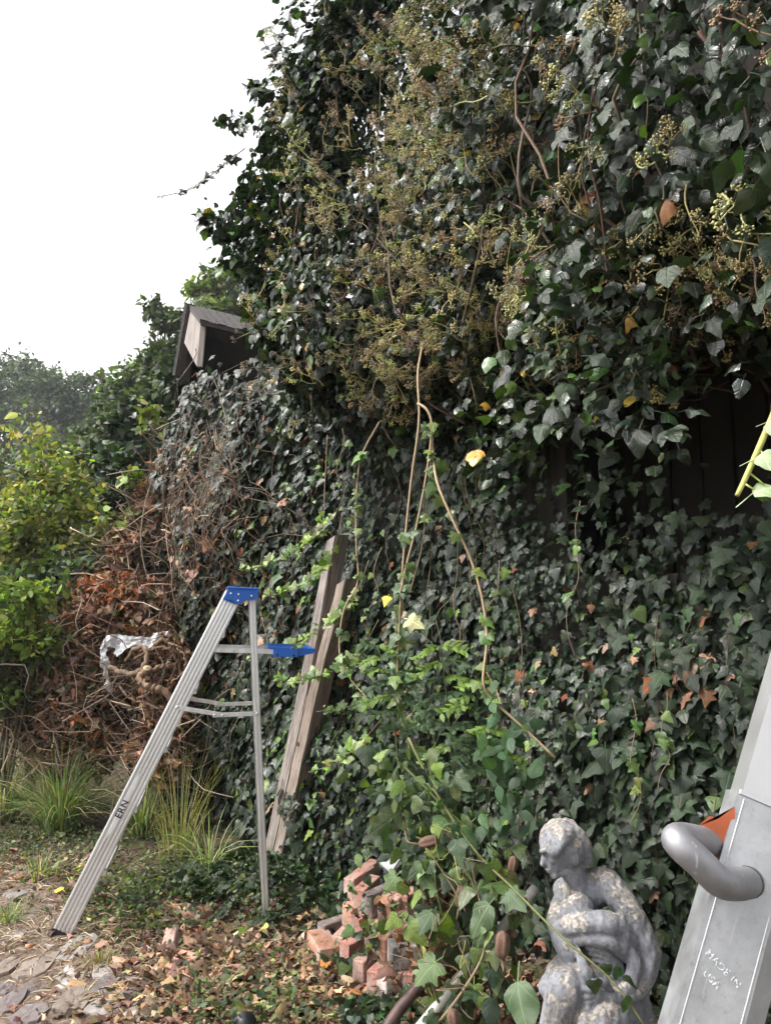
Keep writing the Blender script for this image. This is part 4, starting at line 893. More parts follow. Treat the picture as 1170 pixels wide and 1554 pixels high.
# ------------------------------------------------------------------ aluminium ladder rail close to the camera on the right
def worn_metal(name, col, rough):
    m, N, L = new_mat(name); n1 = tex(N, L, scale=14, detail=8, rough=0.7); n2 = tex(N, L, scale=90, detail=4, stretch=(1, 1, 0.06)); n3 = tex(N, L, scale=60, detail=6, rough=0.75)
    c = ramp(N, L, n1, [(0.3, tuple(x * 0.72 for x in col)), (0.55, col), (0.75, tuple(min(1, x * 1.25) for x in col))])
    c = mixc(N, L, ramp(N, L, n3, [(0.55, 0.0), (0.68, 0.6)]), c, (0.27, 0.235, 0.21)); c = mixc(N, L, ramp(N, L, n2, [(0.62, 0.0), (0.70, 0.5)]), c, (0.8, 0.8, 0.82))
    p = nd(N, 'ShaderNodeBsdfPrincipled', Metallic=0.72); L.new(c, p.inputs['Base Color']); L.new(math_node(N, L, 'ADD', math_node(N, L, 'MULTIPLY', n1, 0.45), rough - 0.22), p.inputs['Roughness'])
    b = nd(N, 'ShaderNodeBump', Strength=0.25, Distance=0.001); L.new(math_node(N, L, 'ADD', n2, n3), b.inputs['Height']); L.new(b.outputs[0], p.inputs['Normal']); o = N.new('ShaderNodeOutputMaterial'); L.new(p.outputs[0], o.inputs[0]); return m
def near_ladder():
    m_al = worn_metal('dull_aluminium', (0.45, 0.46, 0.48), 0.40)
    m_in = plain('smooth_aluminium', (0.54, 0.54, 0.55), 0.34, metal=0.7, var=0.08, scale=10, bump=0.04)
    m_st = worn_metal('handle_steel', (0.31, 0.31, 0.33), 0.56)
    m_or = plain('orange_plastic', (0.52, 0.135, 0.06), 0.5, var=0.15, scale=30)
    m_wh, N_, L_m = new_mat('white_marking'); pw = nd(N_, 'ShaderNodeBsdfPrincipled', Roughness=0.7); pw.inputs['Base Color'].default_value = (0.72, 0.73, 0.75, 1)
    tw = N_.new('ShaderNodeBsdfTransparent'); mw = N_.new('ShaderNodeMixShader'); ow = N_.new('ShaderNodeOutputMaterial'); L_m.new(ramp(N_, L_m, tex(N_, L_m, scale=260, detail=4, stretch=(1, 1, 1)), [(0.44, 0.0), (0.56, 0.9)]), mw.inputs[0]); L_m.new(tw.outputs[0], mw.inputs[1]); L_m.new(pw.outputs[0], mw.inputs[2]); L_m.new(mw.outputs[0], ow.inputs[0])
    Y = 1.10
    A = at(972, 1720, Y - 0.06); T = at(1122, 1198, Y + 0.02)        # outer edge of the sleeve, low and high end
    ax = nrm(T - A); L_ = np.linalg.norm(T - A)
    fx_ = at(1170, 1372, Y) - at(1068, 1372, Y); xv = nrm(fx_ - (fx_ @ ax) * ax); xv = nrm(xv + np.array([0, -0.10, 0])); xv = nrm(xv - (xv @ ax) * ax); nv = np.cross(xv, ax)
    if nv[1] > 0: nv = -nv
    ext = (A[2]) / max(1e-3, ax[2]); base = A - ax * ext             # the rail runs on down to the ground
    t = thing('aluminium_ladder', base, 'pale aluminium ladder rail with a bent tube handle at the right edge', 'ladder')
    # local: x across the face, y out of the face (towards the viewer), z up the rail
    mt = Matrix.Translation(base).inverted() @ basis(base, xv, -nv, ax)
    def part(name, V, F, mat, par=t, smooth=False): return mesh_local(name, V, F, mat, par, mt if par is t else None, smooth)
    w = 0.083; dpt = 0.060; top = ext + L_
    # C shaped sleeve: face, two returns, chamfered right shoulder
    sec = [(0.0, 0.0), (w, 0.0), (w + 0.030, 0.022), (w + 0.030, dpt), (w + 0.026, dpt), (w + 0.026, 0.024), (w - 0.001, 0.004), (0.004, 0.004), (0.004, dpt), (0.0, dpt)]
    def channel(name, sec, z0, z1, mat, par=t):
        n = len(sec); V = np.array([(x, y, z0) for x, y in sec] + [(x, y, z1) for x, y in sec]); F = []
        for i in range(n): j = (i + 1) % n; F += [(i, j, j + n), (i, j + n, i + n)]
        k = n // 2
        for i in range(k - 1): F += [(i, n - 1 - i, n - 2 - i), (i, n - 2 - i, i + 1), (i + n, n + n - 2 - i, n + n - 1 - i), (i + n, i + 1 + n, n + n - 2 - i)]
        return part(name, V, np.array(F), mat, par)
    sleeve = channel('outer_rail', sec, 0.0, top, m_al)
    V, F = box_geo(0.0, w, -0.0025, 0.0005, top - 0.006, top + 0.001, 0.0008); part('rim', V, F, m_in, sleeve)
    V, F = box_geo(w * 0.93, w * 0.95, -0.0012, 0.0005, 0.05, top - 0.01, 0.0003); part('ridge', V, F, m_in, sleeve)
    V, F = box_geo(0.008, 0.0095, -0.001, 0.0005, 0.05, top - 0.01, 0.0003); part('ridge', V, F, m_in, sleeve)
    inner = [(x * 0.93 + 0.006, y * 0.9 + 0.006) for x, y in sec]
    channel('inner_rail', inner, top - 0.5, top + 1.6, m_in); channel('inner_rail', [(0.50 - x, y) for x, y in inner][::-1], top - 0.5, top + 1.6, m_in)
    for k in range(1, 8):
        V, F = tube_geo(np.array([(w + 0.01, 0.04, 0.28 * k), (0.42, 0.04, 0.28 * k)]), 0.016, 10); part('rung', V, F, m_in, t, True)
    sec2 = [(0.50 - x, y) for x, y in sec][::-1]; channel('outer_rail', sec2, 0.0, top, m_al)
    # bent tube handle
    P = [at(1137, 1338, Y - 0.003), at(1120, 1342, Y - 0.03), at(1092, 1338, Y - 0.055), at(1060, 1308, Y - 0.060), at(1030, 1280, Y - 0.055), at(1030, 1272, Y - 0.035), at(1052, 1274, Y - 0.005), at(1085, 1281, Y + 0.04)]
    Bt = Batch(); tube(Bt, P, 0.0200, 20, (1, 1, 1), 44); h = Bt.build('handle', m_st, t)
    d = nrm(P[1] - P[0]); Bt = Batch(); tube(Bt, [P[0] + d * 0.006, P[0] + d * 0.009], 0.0207, 20, (1, 1, 1)); Bt.build('gap_ring', plain('gap_shade', (0.05, 0.05, 0.055), 0.5, metal=0.5), h)  # dark ring coloured in for the shaded gap round the tube
    # orange lock body behind the rail
    pr = [(1058, 1254), (1076, 1238), (1090, 1242), (1114, 1224), (1116, 1262), (1100, 1300), (1082, 1352), (1070, 1352), (1078, 1310)]
    n = len(pr); V = np.array([at(x, y, Y + 0.012) for x, y in pr] + [at(x, y, Y + 0.06) for x, y in pr]); F = [(0, i + 1, i) for i in range(1, n - 1)] + [(n, n + i, n + i + 1) for i in range(1, n - 1)]
    for i in range(n): j = (i + 1) % n; F += [(i, j + n, i + n), (i, j, j + n)]
    link('lock_body', mesh_of('lock_body', V, np.array(F), smooth=False, mat=m_or), t)
    # stamped lettering
    for body, dz, dx, sz in (('MADE IN', 0.070, 0.040, 0.0125), ('USA', 0.052, 0.030, 0.0125)):
        me = text_mesh(body, sz, 0.0002); me.materials.clear(); me.materials.append(m_wh); o = bpy.data.objects.new('lettering', me); COL.objects.link(o); o.parent = sleeve
        o.matrix_basis = Matrix.Translation((dx, -0.0010, top - 0.295 + dz)) @ Matrix.Rotation(R(90), 4, 'X') @ Matrix.Rotation(R(-24), 4, 'Z')
near_ladder()
# ------------------------------------------------------------------ trees and shrubs on the left
T_CARD = [(np.array([(0, 0, 0), (0.32, 0.45, -0.06), (0, 1, -0.16), (-0.32, 0.45, -0.06), (0, 0.45, 0.03)]), np.array([(0, 1, 4), (1, 2, 4), (2, 3, 4), (3, 0, 4)]))]
def leafy(name, label, cat, base, blobs, leaf, tints, nleaf, clump=0.3, mat='far_leaf', seed=0, group=None, trunk=0.08, tpl=None, tvar=0.28, singles=0, trunk_tint=(0.10, 0.08, 0.06), flat=0.35):
    """blobs: (px, py, Y, rx, rz, ry) crown lobes in metres; leaves sit in loose clumps through each lobe"""
    r = np.random.default_rng(seed); base = np.array(base, float)
    t = thing(name, base, label, cat, group); tpl = tpl or T_CARD
    P = []; tops = []; vol = np.array([b[3] * b[4] for b in blobs]); vol = vol / vol.sum()
    for b, wv in zip(blobs, vol):
        c = at(b[0], b[1], b[2]); rad = np.array([b[3], b[5] if len(b) > 5 else b[3], b[4]]); nl = int(nleaf * wv); nc = max(5, nl // 60)
        d = nrm(r.normal(0, 1, (nc, 3))); rr = r.uniform(0.25, 1.08, (nc, 1)) ** 0.6
        cc = c + d * rr * rad; tops.append((c, cc[:: max(1, nc // 9)]))
        k = r.integers(0, nc, nl); cr = clump * r.uniform(0.5, 1.3, nc)
        P.append(cc[k] + r.normal(0, 1, (nl, 3)) * cr[k][:, None] * np.array([0.55, 0.55, 0.38]))
    P = np.concatenate(P); P = P[P[:, 2] > 0.03]; n = len(P); up = np.array([0, 0, 1.0])
    normal = nrm(up * (1 - flat) + r.normal(0, 0.6, (n, 3))); tip = nrm(-up * 0.5 + r.normal(0, 0.8, (n, 3)))
    ct = np.exp(0.30 * noise(P, 1.2 / max(clump, 0.05), 1))[:, None]
    tint = np.clip(rand_tint(n, tints, tvar, 0.10, r) * ct, 0.003, 0.8); size = leaf * np.exp(r.normal(0, 0.25, n))
    B = Batch(); which = r.integers(0, len(tpl), n); fr = frames_from(normal, tip); sc = np.repeat(size[:, None], 3, 1); rest = np.ones(n, bool)
    if singles:
        px, py, f = project(P); ok = (px > 0) & (px < 1170) & (py > 0) & (py < 1554); top = np.argsort(-np.where(ok, size / f ** 1.6, 0))[:singles]; rest[top] = False
        single_leaves(H_OVATE if tpl is T_OVATE else tpl, P[top], fr[top], sc[top], tint[top], which[top], M[mat], t, r, 5)
    for q in range(len(tpl)):
        m = rest & (which == q); B.scatter(tpl[q], P[m], fr[m], sc[m], tint[m])
    B.build('crown', M[mat], t, kind='stuff')
    B = Batch()
    for (c, ends) in tops:
        mid = base + (c - base) * 0.55 + r.normal(0, 0.05, 3) * np.linalg.norm(c - base) * 0.4
        tube(B, [base, base + (mid - base) * 0.5 + r.normal(0, trunk * 0.5, 3), mid, c], [trunk, trunk * 0.75, trunk * 0.5, trunk * 0.25], 7, trunk_tint, 12)
        for e in ends: tube(B, [mid + (c - mid) * r.uniform(0.2, 1.0), (mid + e) / 2 + (c - mid) * 0.3 + r.normal(0, trunk, 3), e], [trunk * 0.3, trunk * 0.18, trunk * 0.06], 5, trunk_tint, 8, False)
    B.build('trunk', M['bark'], t)
    return t
def G(px, Y): return np.array([(px - 585) / FPX * Y, Y, float(ground_z((px - 585) / FPX * Y, Y)[0])])
def background():
    far = [(0.060, 0.078, 0.054), (0.050, 0.068, 0.050), (0.070, 0.088, 0.058)]; mid = [(0.048, 0.070, 0.030), (0.065, 0.090, 0.034), (0.038, 0.054, 0.027)]
    light = [(0.115, 0.145, 0.04), (0.09, 0.12, 0.036)]; yel = [(0.19, 0.20, 0.06), (0.13, 0.155, 0.05), (0.26, 0.25, 0.07), (0.085, 0.115, 0.045)]; blue = [(0.06, 0.088, 0.05), (0.075, 0.10, 0.055)]
    g = 'trees standing beyond the garden'
    leafy('broadleaf_tree', 'hazy grey green tree farthest left on the skyline', 'tree', G(-20, 40), [(0, 590, 40, 2.2, 2.0), (45, 575, 40, 1.7, 1.4), (10, 660, 40, 2.8, 2.4), (60, 640, 39, 2.0, 2.0), (-40, 600, 40, 2, 2.4)], 0.24, far, 15000, 0.75, seed=31, group=g, trunk=0.3)
    leafy('broadleaf_tree', 'hazy rounded tree second from the left on the skyline', 'tree', G(105, 36), [(95, 595, 36, 1.4, 1.2), (120, 625, 36, 1.6, 1.5), (80, 640, 36, 1.6, 1.8), (110, 690, 36, 2.2, 1.8), (145, 640, 36, 1.0, 1.3)], 0.22, far, 13000, 0.62, seed=32, group=g, trunk=0.25)
    leafy('broadleaf_tree', 'dark sprigs of a slim tree rising between the hazy crowns and the hood', 'tree', G(172, 16), [(160, 590, 16, 0.16, 0.35), (172, 608, 16, 0.35, 0.18), (190, 640, 16, 0.7, 0.6), (165, 680, 16, 0.7, 0.6)], 0.13, mid, 2600, 0.2, seed=33, group=g, trunk=0.07)
    leafy('broadleaf_tree', 'green tree filling the gap left of the roof hood', 'tree', G(225, 15), [(225, 600, 15, 0.75, 0.6), (205, 640, 15, 0.8, 0.7), (240, 655, 14.5, 0.8, 0.8), (195, 700, 14.5, 1.0, 0.7), (140, 710, 14.5, 0.8, 0.6), (250, 580, 15, 0.5, 0.5), (215, 575, 15, 0.35, 0.4)], 0.14, mid + [light[1]], 11000, 0.26, seed=34, group=g, trunk=0.1)
    leafy('broadleaf_tree', 'thin dark branches with sparse leaves beside the roof hood', 'tree', G(262, 12.5), [(250, 480, 12.5, 0.28, 0.28), (262, 510, 12.5, 0.24, 0.35), (245, 540, 12.5, 0.34, 0.3), (258, 570, 12.5, 0.35, 0.35)], 0.12, mid, 2000, 0.16, seed=35, group=g, trunk=0.05)
    leafy('broadleaf_tree', 'light green tree top showing above the roof hood', 'tree', G(345, 17), [(350, 455, 17, 0.75, 0.55), (325, 430, 17, 0.35, 0.42), (298, 445, 17, 0.22, 0.45), (370, 430, 17, 0.6, 0.5), (330, 480, 17, 0.9, 0.5), (340, 560, 17, 1.2, 1.2)], 0.15, light + [mid[1]], 7000, 0.24, seed=36, group=g, trunk=0.12)
    gs = 'shrubs at the end of the garden'
    leafy('shrub', 'dense dark green shrub behind the yellowing one', 'shrub', G(140, 9.5), [(160, 750, 9.5, 0.8, 0.55), (110, 800, 9.4, 0.8, 0.55), (210, 800, 9.2, 0.6, 0.6), (40, 820, 9.4, 0.9, 0.5), (60, 900, 9.2, 1.0, 0.5), (150, 880, 9.2, 0.9, 0.6), (20, 760, 9.8, 0.6, 0.5)], 0.095, mid + [light[1]], 14000, 0.19, seed=41, group=gs, trunk=0.04, mat='leaf')
    leafy('shrub', 'yellow green shrub with arching shoots at the left', 'shrub', G(120, 6.6), [(75, 720, 6.7, 0.33, 0.30), (50, 780, 6.6, 0.36, 0.3), (110, 770, 6.6, 0.34, 0.26), (20, 840, 6.6, 0.35, 0.3), (95, 830, 6.6, 0.4, 0.25), (50, 655, 6.9, 0.10, 0.13), (145, 800, 6.5, 0.2, 0.25)], 0.056, yel, 4600, 0.13, seed=42, group=gs, trunk=0.02, tpl=T_OVATE, mat='leaf', trunk_tint=(0.14, 0.09, 0.07), singles=60)
    leafy('shrub', 'green shrub with bluish rounded leaves below the yellow one', 'shrub', G(60, 6.3), [(40, 900, 6.3, 0.42, 0.25), (110, 880, 6.3, 0.36, 0.22), (20, 950, 6.2, 0.36, 0.25), (150, 860, 6.3, 0.2, 0.25)], 0.06, blue, 3000, 0.13, seed=43, group=gs, trunk=0.02, tpl=T_OVATE, mat='leaf', singles=40)
    leafy('shrub', 'bright lime green leafy shoots low at the left edge', 'shrub', G(25, 5.7), [(20, 900, 5.7, 0.20, 0.14), (45, 925, 5.7, 0.2, 0.12), (5, 960, 5.6, 0.2, 0.16), (60, 965, 5.7, 0.15, 0.1)], 0.06, [(0.19, 0.24, 0.05), (0.13, 0.18, 0.045)], 1100, 0.10, seed=44, group=gs, trunk=0.012, tpl=T_OVATE, mat='leaf', singles=40)
    leafy('shrub', 'mid green shrub low at the left in front of the dead vines', 'shrub', G(10, 5.9), [(20, 985, 5.8, 0.26, 0.18), (65, 1000, 5.85, 0.2, 0.14), (-30, 1040, 5.8, 0.3, 0.2), (20, 1050, 5.75, 0.22, 0.16)], 0.055, blue + light, 2200, 0.11, seed=49, group=gs, trunk=0.015, tpl=T_OVATE, mat='leaf', singles=30)
    leafy('shrub', 'twig of yellow leaves poking in at the left edge', 'shrub', G(-60, 5.4), [(10, 640, 5.4, 0.10, 0.07), (5, 720, 5.4, 0.09, 0.09), (-50, 690, 5.4, 0.25, 0.25)], 0.07, yel[:3], 190, 0.06, seed=45, group=gs, trunk=0.012, tpl=T_OVATE, mat='leaf', singles=30)
    leafy('shrub', 'upright shoots with paired leaves between shrub and ivy', 'shrub', G(215, 6.2), [(198, 720, 6.2, 0.05, 0.2), (195, 790, 6.2, 0.08, 0.2), (150, 800, 6.2, 0.06, 0.18), (232, 640, 6.4, 0.1, 0.15)], 0.08, yel[1:] + light, 190, 0.07, seed=46, group=gs, trunk=0.010, tpl=T_OVATE, mat='leaf', singles=60)
    leafy('shrub', 'dark ivy clad shrub under the roof hood', 'shrub', G(225, 7.2), [(240, 640, 7.2, 0.36, 0.36), (225, 720, 7.1, 0.4, 0.4), (255, 790, 7.0, 0.35, 0.4), (230, 850, 6.9, 0.35, 0.35), (260, 920, 6.7, 0.35, 0.4), (262, 600, 7.2, 0.3, 0.25)], 0.07, GREEN, 4200, 0.13, seed=47, group=gs, trunk=0.03, tpl=T_IVY[3:], mat='ivy')
    # a thick hedge closes the view behind everything
    h = leafy('hedge', 'shaded green hedge closing the view low behind the shrubs', 'hedge', G(60, 13), [(x, y, 13, 1.3, 0.9) for x in range(-160, 380, 75) for y in (760, 850, 930)], 0.16, mid, 12000, 0.35, seed=48, trunk=0.05)
background()

# ------------------------------------------------------------------ heap of pulled dead vines
def brush_pile():
    r = np.random.default_rng(21); base = G(165, 6.1)
    t = thing('brush_pile', base, 'heap of dead brown vine cuttings and dry leaves beside the ladder', 'brush pile')
    lob = [(95, 1010, 6.1, 0.42, 0.30), (190, 930, 6.1, 0.48, 0.36), (230, 850, 6.3, 0.40, 0.34), (150, 1080, 5.95, 0.46, 0.30), (230, 1030, 5.9, 0.40, 0.40), (60, 1080, 6.1, 0.30, 0.22), (250, 1130, 5.6, 0.22, 0.25), (265, 780, 6.4, 0.34, 0.40), (285, 720, 6.3, 0.26, 0.30), (150, 990, 6.3, 0.6, 0.5), (110, 1140, 6.0, 0.35, 0.2)]
    P = []
    for b in lob:
        c = at(*b[:3]); n = int(19000 * b[3] * b[4]); d = nrm(r.normal(0, 1, (n, 3))); rad = r.uniform(0.3, 1.05, (n, 1)) ** 0.45
        P.append(c + d * rad * np.array([b[3], b[3] * 0.7, b[4]]) + r.normal(0, 0.03, (n, 3)))
    P = np.concatenate(P); P = P[P[:, 2] > 0.02]; n = len(P)
    keep = noise(P, 4.5, 2) > -0.55; P = P[keep]; n = len(P)
    tint = rand_tint(n, [(0.17, 0.10, 0.065), (0.12, 0.075, 0.055), (0.26, 0.17, 0.115), (0.38, 0.28, 0.20), (0.24, 0.115, 0.06)], 0.3, 0.08, r)
    px, py, f = project(P); orange = np.exp(-((px - 150) / 55) ** 2 - ((py - 1130) / 50) ** 2) + np.exp(-((px - 170) / 50) ** 2 - ((py - 900) / 50) ** 2); m = r.uniform(0, 1, n) < orange * 0.45; tint[m] = rand_tint(m.sum(), [(0.33, 0.125, 0.05), (0.27, 0.115, 0.06)], 0.25, 0.05, r)
    green = (r.uniform(0, 1, n) < 0.06); tint[green] = rand_tint(green.sum(), (0.08, 0.11, 0.03), 0.3, 0.1, r)
    normal = nrm(r.normal(0, 1, (n, 3)) + np.array([-0.3, -0.7, 0.5])); tip = r.normal(0, 1, (n, 3)) - np.array([0, 0, 0.9]); size = 0.052 * np.exp(r.normal(0, 0.25, n))
    which = r.integers(0, len(T_DEAD), n); fr = frames_from(normal, tip); sc = np.repeat(size[:, None], 3, 1)
    front = P[:, 1] < np.interp(px, [0, 150, 300], [5.95, 5.8, 5.7]); top = np.argsort(-np.where((px > 0) & (px < 320) & front, size / f, 0))[:260]; rest = np.ones(n, bool); rest[top] = False
    B = Batch()
    for q in range(len(T_DEAD)): m = rest & (which == q); B.scatter(T_DEAD[q], P[m], fr[m], sc[m], tint[m])
    B.build('dry_leaves', M['dead'], t, kind='stuff'); single_leaves(T_DEAD, P[top], fr[top], sc[top], tint[top], which[top], M['dead'], t, r, 6)
    B = Batch()
    for i in range(650):
        b = lob[r.integers(0, len(lob))]; c = at(*b[:3]) + r.normal(0, 0.55, 3) * np.array([b[3], b[3] * 0.8, b[4]]); d = nrm(r.normal(0, 1, 3) * [1, 0.6, 0.7]); ln = r.uniform(0.12, 0.5)
        pts = c + d * np.linspace(-ln, ln, 5)[:, None] + r.normal(0, 0.05, (5, 3)); pts[:, 2] = np.maximum(pts[:, 2], 0.02); pts[:, 1] -= 0.05
        tube(B, pts, [r.uniform(0.0015, 0.006), 0.0015], 4, rand_tint(1, [(0.28, 0.20, 0.145), (0.18, 0.12, 0.085), (0.42, 0.33, 0.26)], 0.25, 0.05, r), 10, False)
    B.build('twigs', M['stem'], t, kind='stuff')
    # thick cut roots lying on top
    core = (0.19, 0.125, 0.085)
    for (pts, ra) in (([(166, 1012, 5.55), (185, 1020, 5.50), (205, 1022, 5.47), (220, 1010, 5.47), (222, 985, 5.5), (205, 985, 5.55), (192, 1005, 5.6)], [0.018, 0.020, 0.018, 0.012]),
                      ([(224, 1016, 5.42), (213, 1030, 5.40), (228, 1042, 5.40), (250, 1050, 5.42), (285, 1080, 5.45)], [0.026, 0.030, 0.028, 0.022]),
                      ([(226, 1022, 5.45), (243, 1012, 5.45), (262, 1010, 5.5), (280, 1000, 5.55)], [0.018, 0.014, 0.010]), ([(230, 985, 5.5), (250, 970, 5.5), (268, 990, 5.52), (275, 1030, 5.5)], [0.016, 0.014, 0.010]),
                      ([(275, 1045, 5.38), (298, 1063, 5.4)], [0.016, 0.012]), ([(276, 745, 6.0), (300, 744, 5.95), (330, 728, 5.9)], [0.016, 0.018, 0.012]), ([(244, 960, 5.5), (268, 1000, 5.5), (255, 1040, 5.5)], [0.012, 0.010, 0.008]),
                      ([(136, 1068, 5.6), (160, 1040, 5.55), (180, 1052, 5.55)], [0.007, 0.006, 0.004]), ([(235, 940, 5.5), (265, 955, 5.45), (262, 1000, 5.45)], [0.006, 0.006, 0.004]), ([(205, 1000, 5.5), (232, 985, 5.48), (262, 985, 5.46), (290, 1010, 5.46)], [0.011, 0.010, 0.007]), ([(210, 1060, 5.5), (235, 1045, 5.46), (250, 1015, 5.46), (240, 990, 5.48)], [0.010, 0.009, 0.006]), ([(180, 1040, 5.55), (200, 1060, 5.5), (240, 1075, 5.46), (270, 1110, 5.46)], [0.008, 0.008, 0.006]), ([(255, 975, 5.46), (276, 985, 5.44), (282, 1015, 5.44), (262, 1035, 5.46)], [0.008, 0.009, 0.006])):
        B = Batch(); q_ = smooth_path([at(*p) for p in pts], 40); q_ = q_ + r.normal(0, 0.004, q_.shape); tube(B, q_, np.interp(np.linspace(0, 1, 40), np.linspace(0, 1, len(ra)), ra) * np.exp(r.normal(0, 0.06, 40)), 10, rand_tint(1, core, 0.2, 0.04, r)); B.build('cut_root', M['bark'], t)
    B = Batch(); tube(B, [at(224, 1015.5, 5.415), at(224.4, 1013, 5.41)], [0.031, 0.029], 12, (0.5, 0.37, 0.22)); B.build('cut_face', plain('fresh_cut', (0.48, 0.36, 0.23), 0.8, var=0.2), t)
    # crumpled clear plastic sheet caught in the heap
    nu, nv = 70, 40; U, V_ = np.meshgrid(np.linspace(0, 1, nu), np.linspace(0, 1, nv))
    path = smooth_path([at(166, 1050, 5.66), at(156, 1015, 5.64), at(157, 980, 5.66), at(176, 966, 5.66), at(205, 970, 5.64), at(232, 964, 5.62), at(252, 960, 5.6)], nu)
    wdir = smooth_path([np.array([0.06, 0.0, 0.0]), np.array([0.10, -0.02, 0.02]), np.array([0.12, -0.05, -0.10]), np.array([0.05, -0.06, -0.15]), np.array([0.02, -0.05, -0.12]), np.array([0.0, -0.05, -0.10]), np.array([0.0, -0.04, -0.05])], nu)
    PV = path[None] + wdir[None] * (V_[..., None] - 0.1) * (0.75 + 0.35 * np.sin(U * 21 + 3 * V_))[..., None]; PV = PV.reshape(-1, 3)
    PV += nrm(np.array([[-0.2, -1, 0.3]])) * (0.030 * noise(PV, 16, 0) + 0.018 * np.abs(noise(PV, 40, 1)) + 0.010 * np.abs(noise(PV, 90, 2)))[:, None] + 0.006 * noise(PV, 60, 3)[:, None]
    i, j = np.meshgrid(np.arange(nu - 1), np.arange(nv - 1)); a = (j * nu + i).ravel(); F = np.stack([a, a + 1, a + nu + 1, a + nu], 1)
    m, N, L = new_mat('clear_plastic'); p = nd(N, 'ShaderNodeBsdfPrincipled', Roughness=0.22); p.inputs['Base Color'].default_value = (0.75, 0.76, 0.80, 1); p.inputs['Specular IOR Level'].default_value = 0.8
    tr = N.new('ShaderNodeBsdfTransparent'); ms = N.new('ShaderNodeMixShader'); ms.inputs[0].default_value = 0.55; o = N.new('ShaderNodeOutputMaterial'); L.new(tr.outputs[0], ms.inputs[1]); L.new(p.outputs[0], ms.inputs[2]); L.new(ms.outputs[0], o.inputs[0])
    link('plastic_sheet', mesh_of('plastic_sheet', PV, F, smooth=True, mat=m), label='crumpled clear plastic sheet caught on the brown brush pile', category='plastic sheet')
brush_pile()

# ------------------------------------------------------------------ grasses
def blade(seg=5):
    t = np.linspace(0, 1, seg); w = 0.012 * (1 - t ** 1.8) + 0.0008
    return t, w
def grass_clump(name, label, px, py, n, ln, tints, spread, seed, upright=0.6, plume=0, group='ornamental grasses by the brush pile', r0=0.07, wd=1.0):
    r = np.random.default_rng(seed); base = ground_at(px, py); t = thing(name, base, label, 'grass', group); B = Batch(); tt, w = blade(6)
    for i in range(n):
        a = r.uniform(0, 6.283); L_ = ln * r.uniform(0.3, 1.2); lean = spread * r.uniform(0.1, 1.25); d = np.array([math.cos(a), math.sin(a), 0]); p0 = base + d * r.uniform(0, r0)
        P = p0 + d * (lean * L_ * tt ** 1.7)[:, None] + np.array([0, 0, 1.0]) * (L_ * (tt - (0.35 + 0.4 * (1 - upright)) * lean * tt ** 2.6))[:, None]
        P[:, 2] = np.maximum(P[:, 2], 0.01); s = np.cross(d, [0, 0, 1.0]); s = s + r.normal(0, 0.4, 3); s = s / np.linalg.norm(s); ww = w * wd * r.uniform(0.25, 0.6)
        V = np.stack([P - s * ww[:, None], P + s * ww[:, None]], 1).reshape(-1, 3); F = []
        for k in range(len(tt) - 1): F += [(2 * k, 2 * k + 1, 2 * k + 3), (2 * k, 2 * k + 3, 2 * k + 2)]
        B.add(V, np.array(F), rand_tint(1, tints, 0.25, 0.08, r))
    B.build('blades', M['grass'], t, kind='stuff')
    for i in range(plume):
        a = r.uniform(2.2, 5.5); d = np.array([math.cos(a), math.sin(a) * 0.5, 0]); L_ = ln * r.uniform(0.9, 1.3); P = base + d * (0.55 * L_ * np.linspace(0, 1, 6) ** 1.6)[:, None] + np.array([0, 0, 1.0]) * (L_ * (np.linspace(0, 1, 6) - 0.28 * np.linspace(0, 1, 6) ** 3))[:, None]
        B = Batch(); tube(B, P, [0.002, 0.0012], 4, (0.20, 0.17, 0.09), 12, False); e = P[-1]; dr = nrm(P[-1] - P[-2])
        for k in range(110):
            f = r.uniform(0, 1); c = e + dr * (f - 0.3) * 0.14; v = nrm(r.normal(0, 1, 3) + dr * 0.9) * 0.020 * (1.05 - f * 0.6); s = nrm(np.cross(v, [0.2, 0.3, 0.9])) * 0.0012
            B.add(np.array([c - s, c + s, c + v]), [(0, 1, 2)], rand_tint(1, (0.26, 0.19, 0.14), 0.25, 0.05, r))
        B.build('plume', M['stem'], t)
    return t
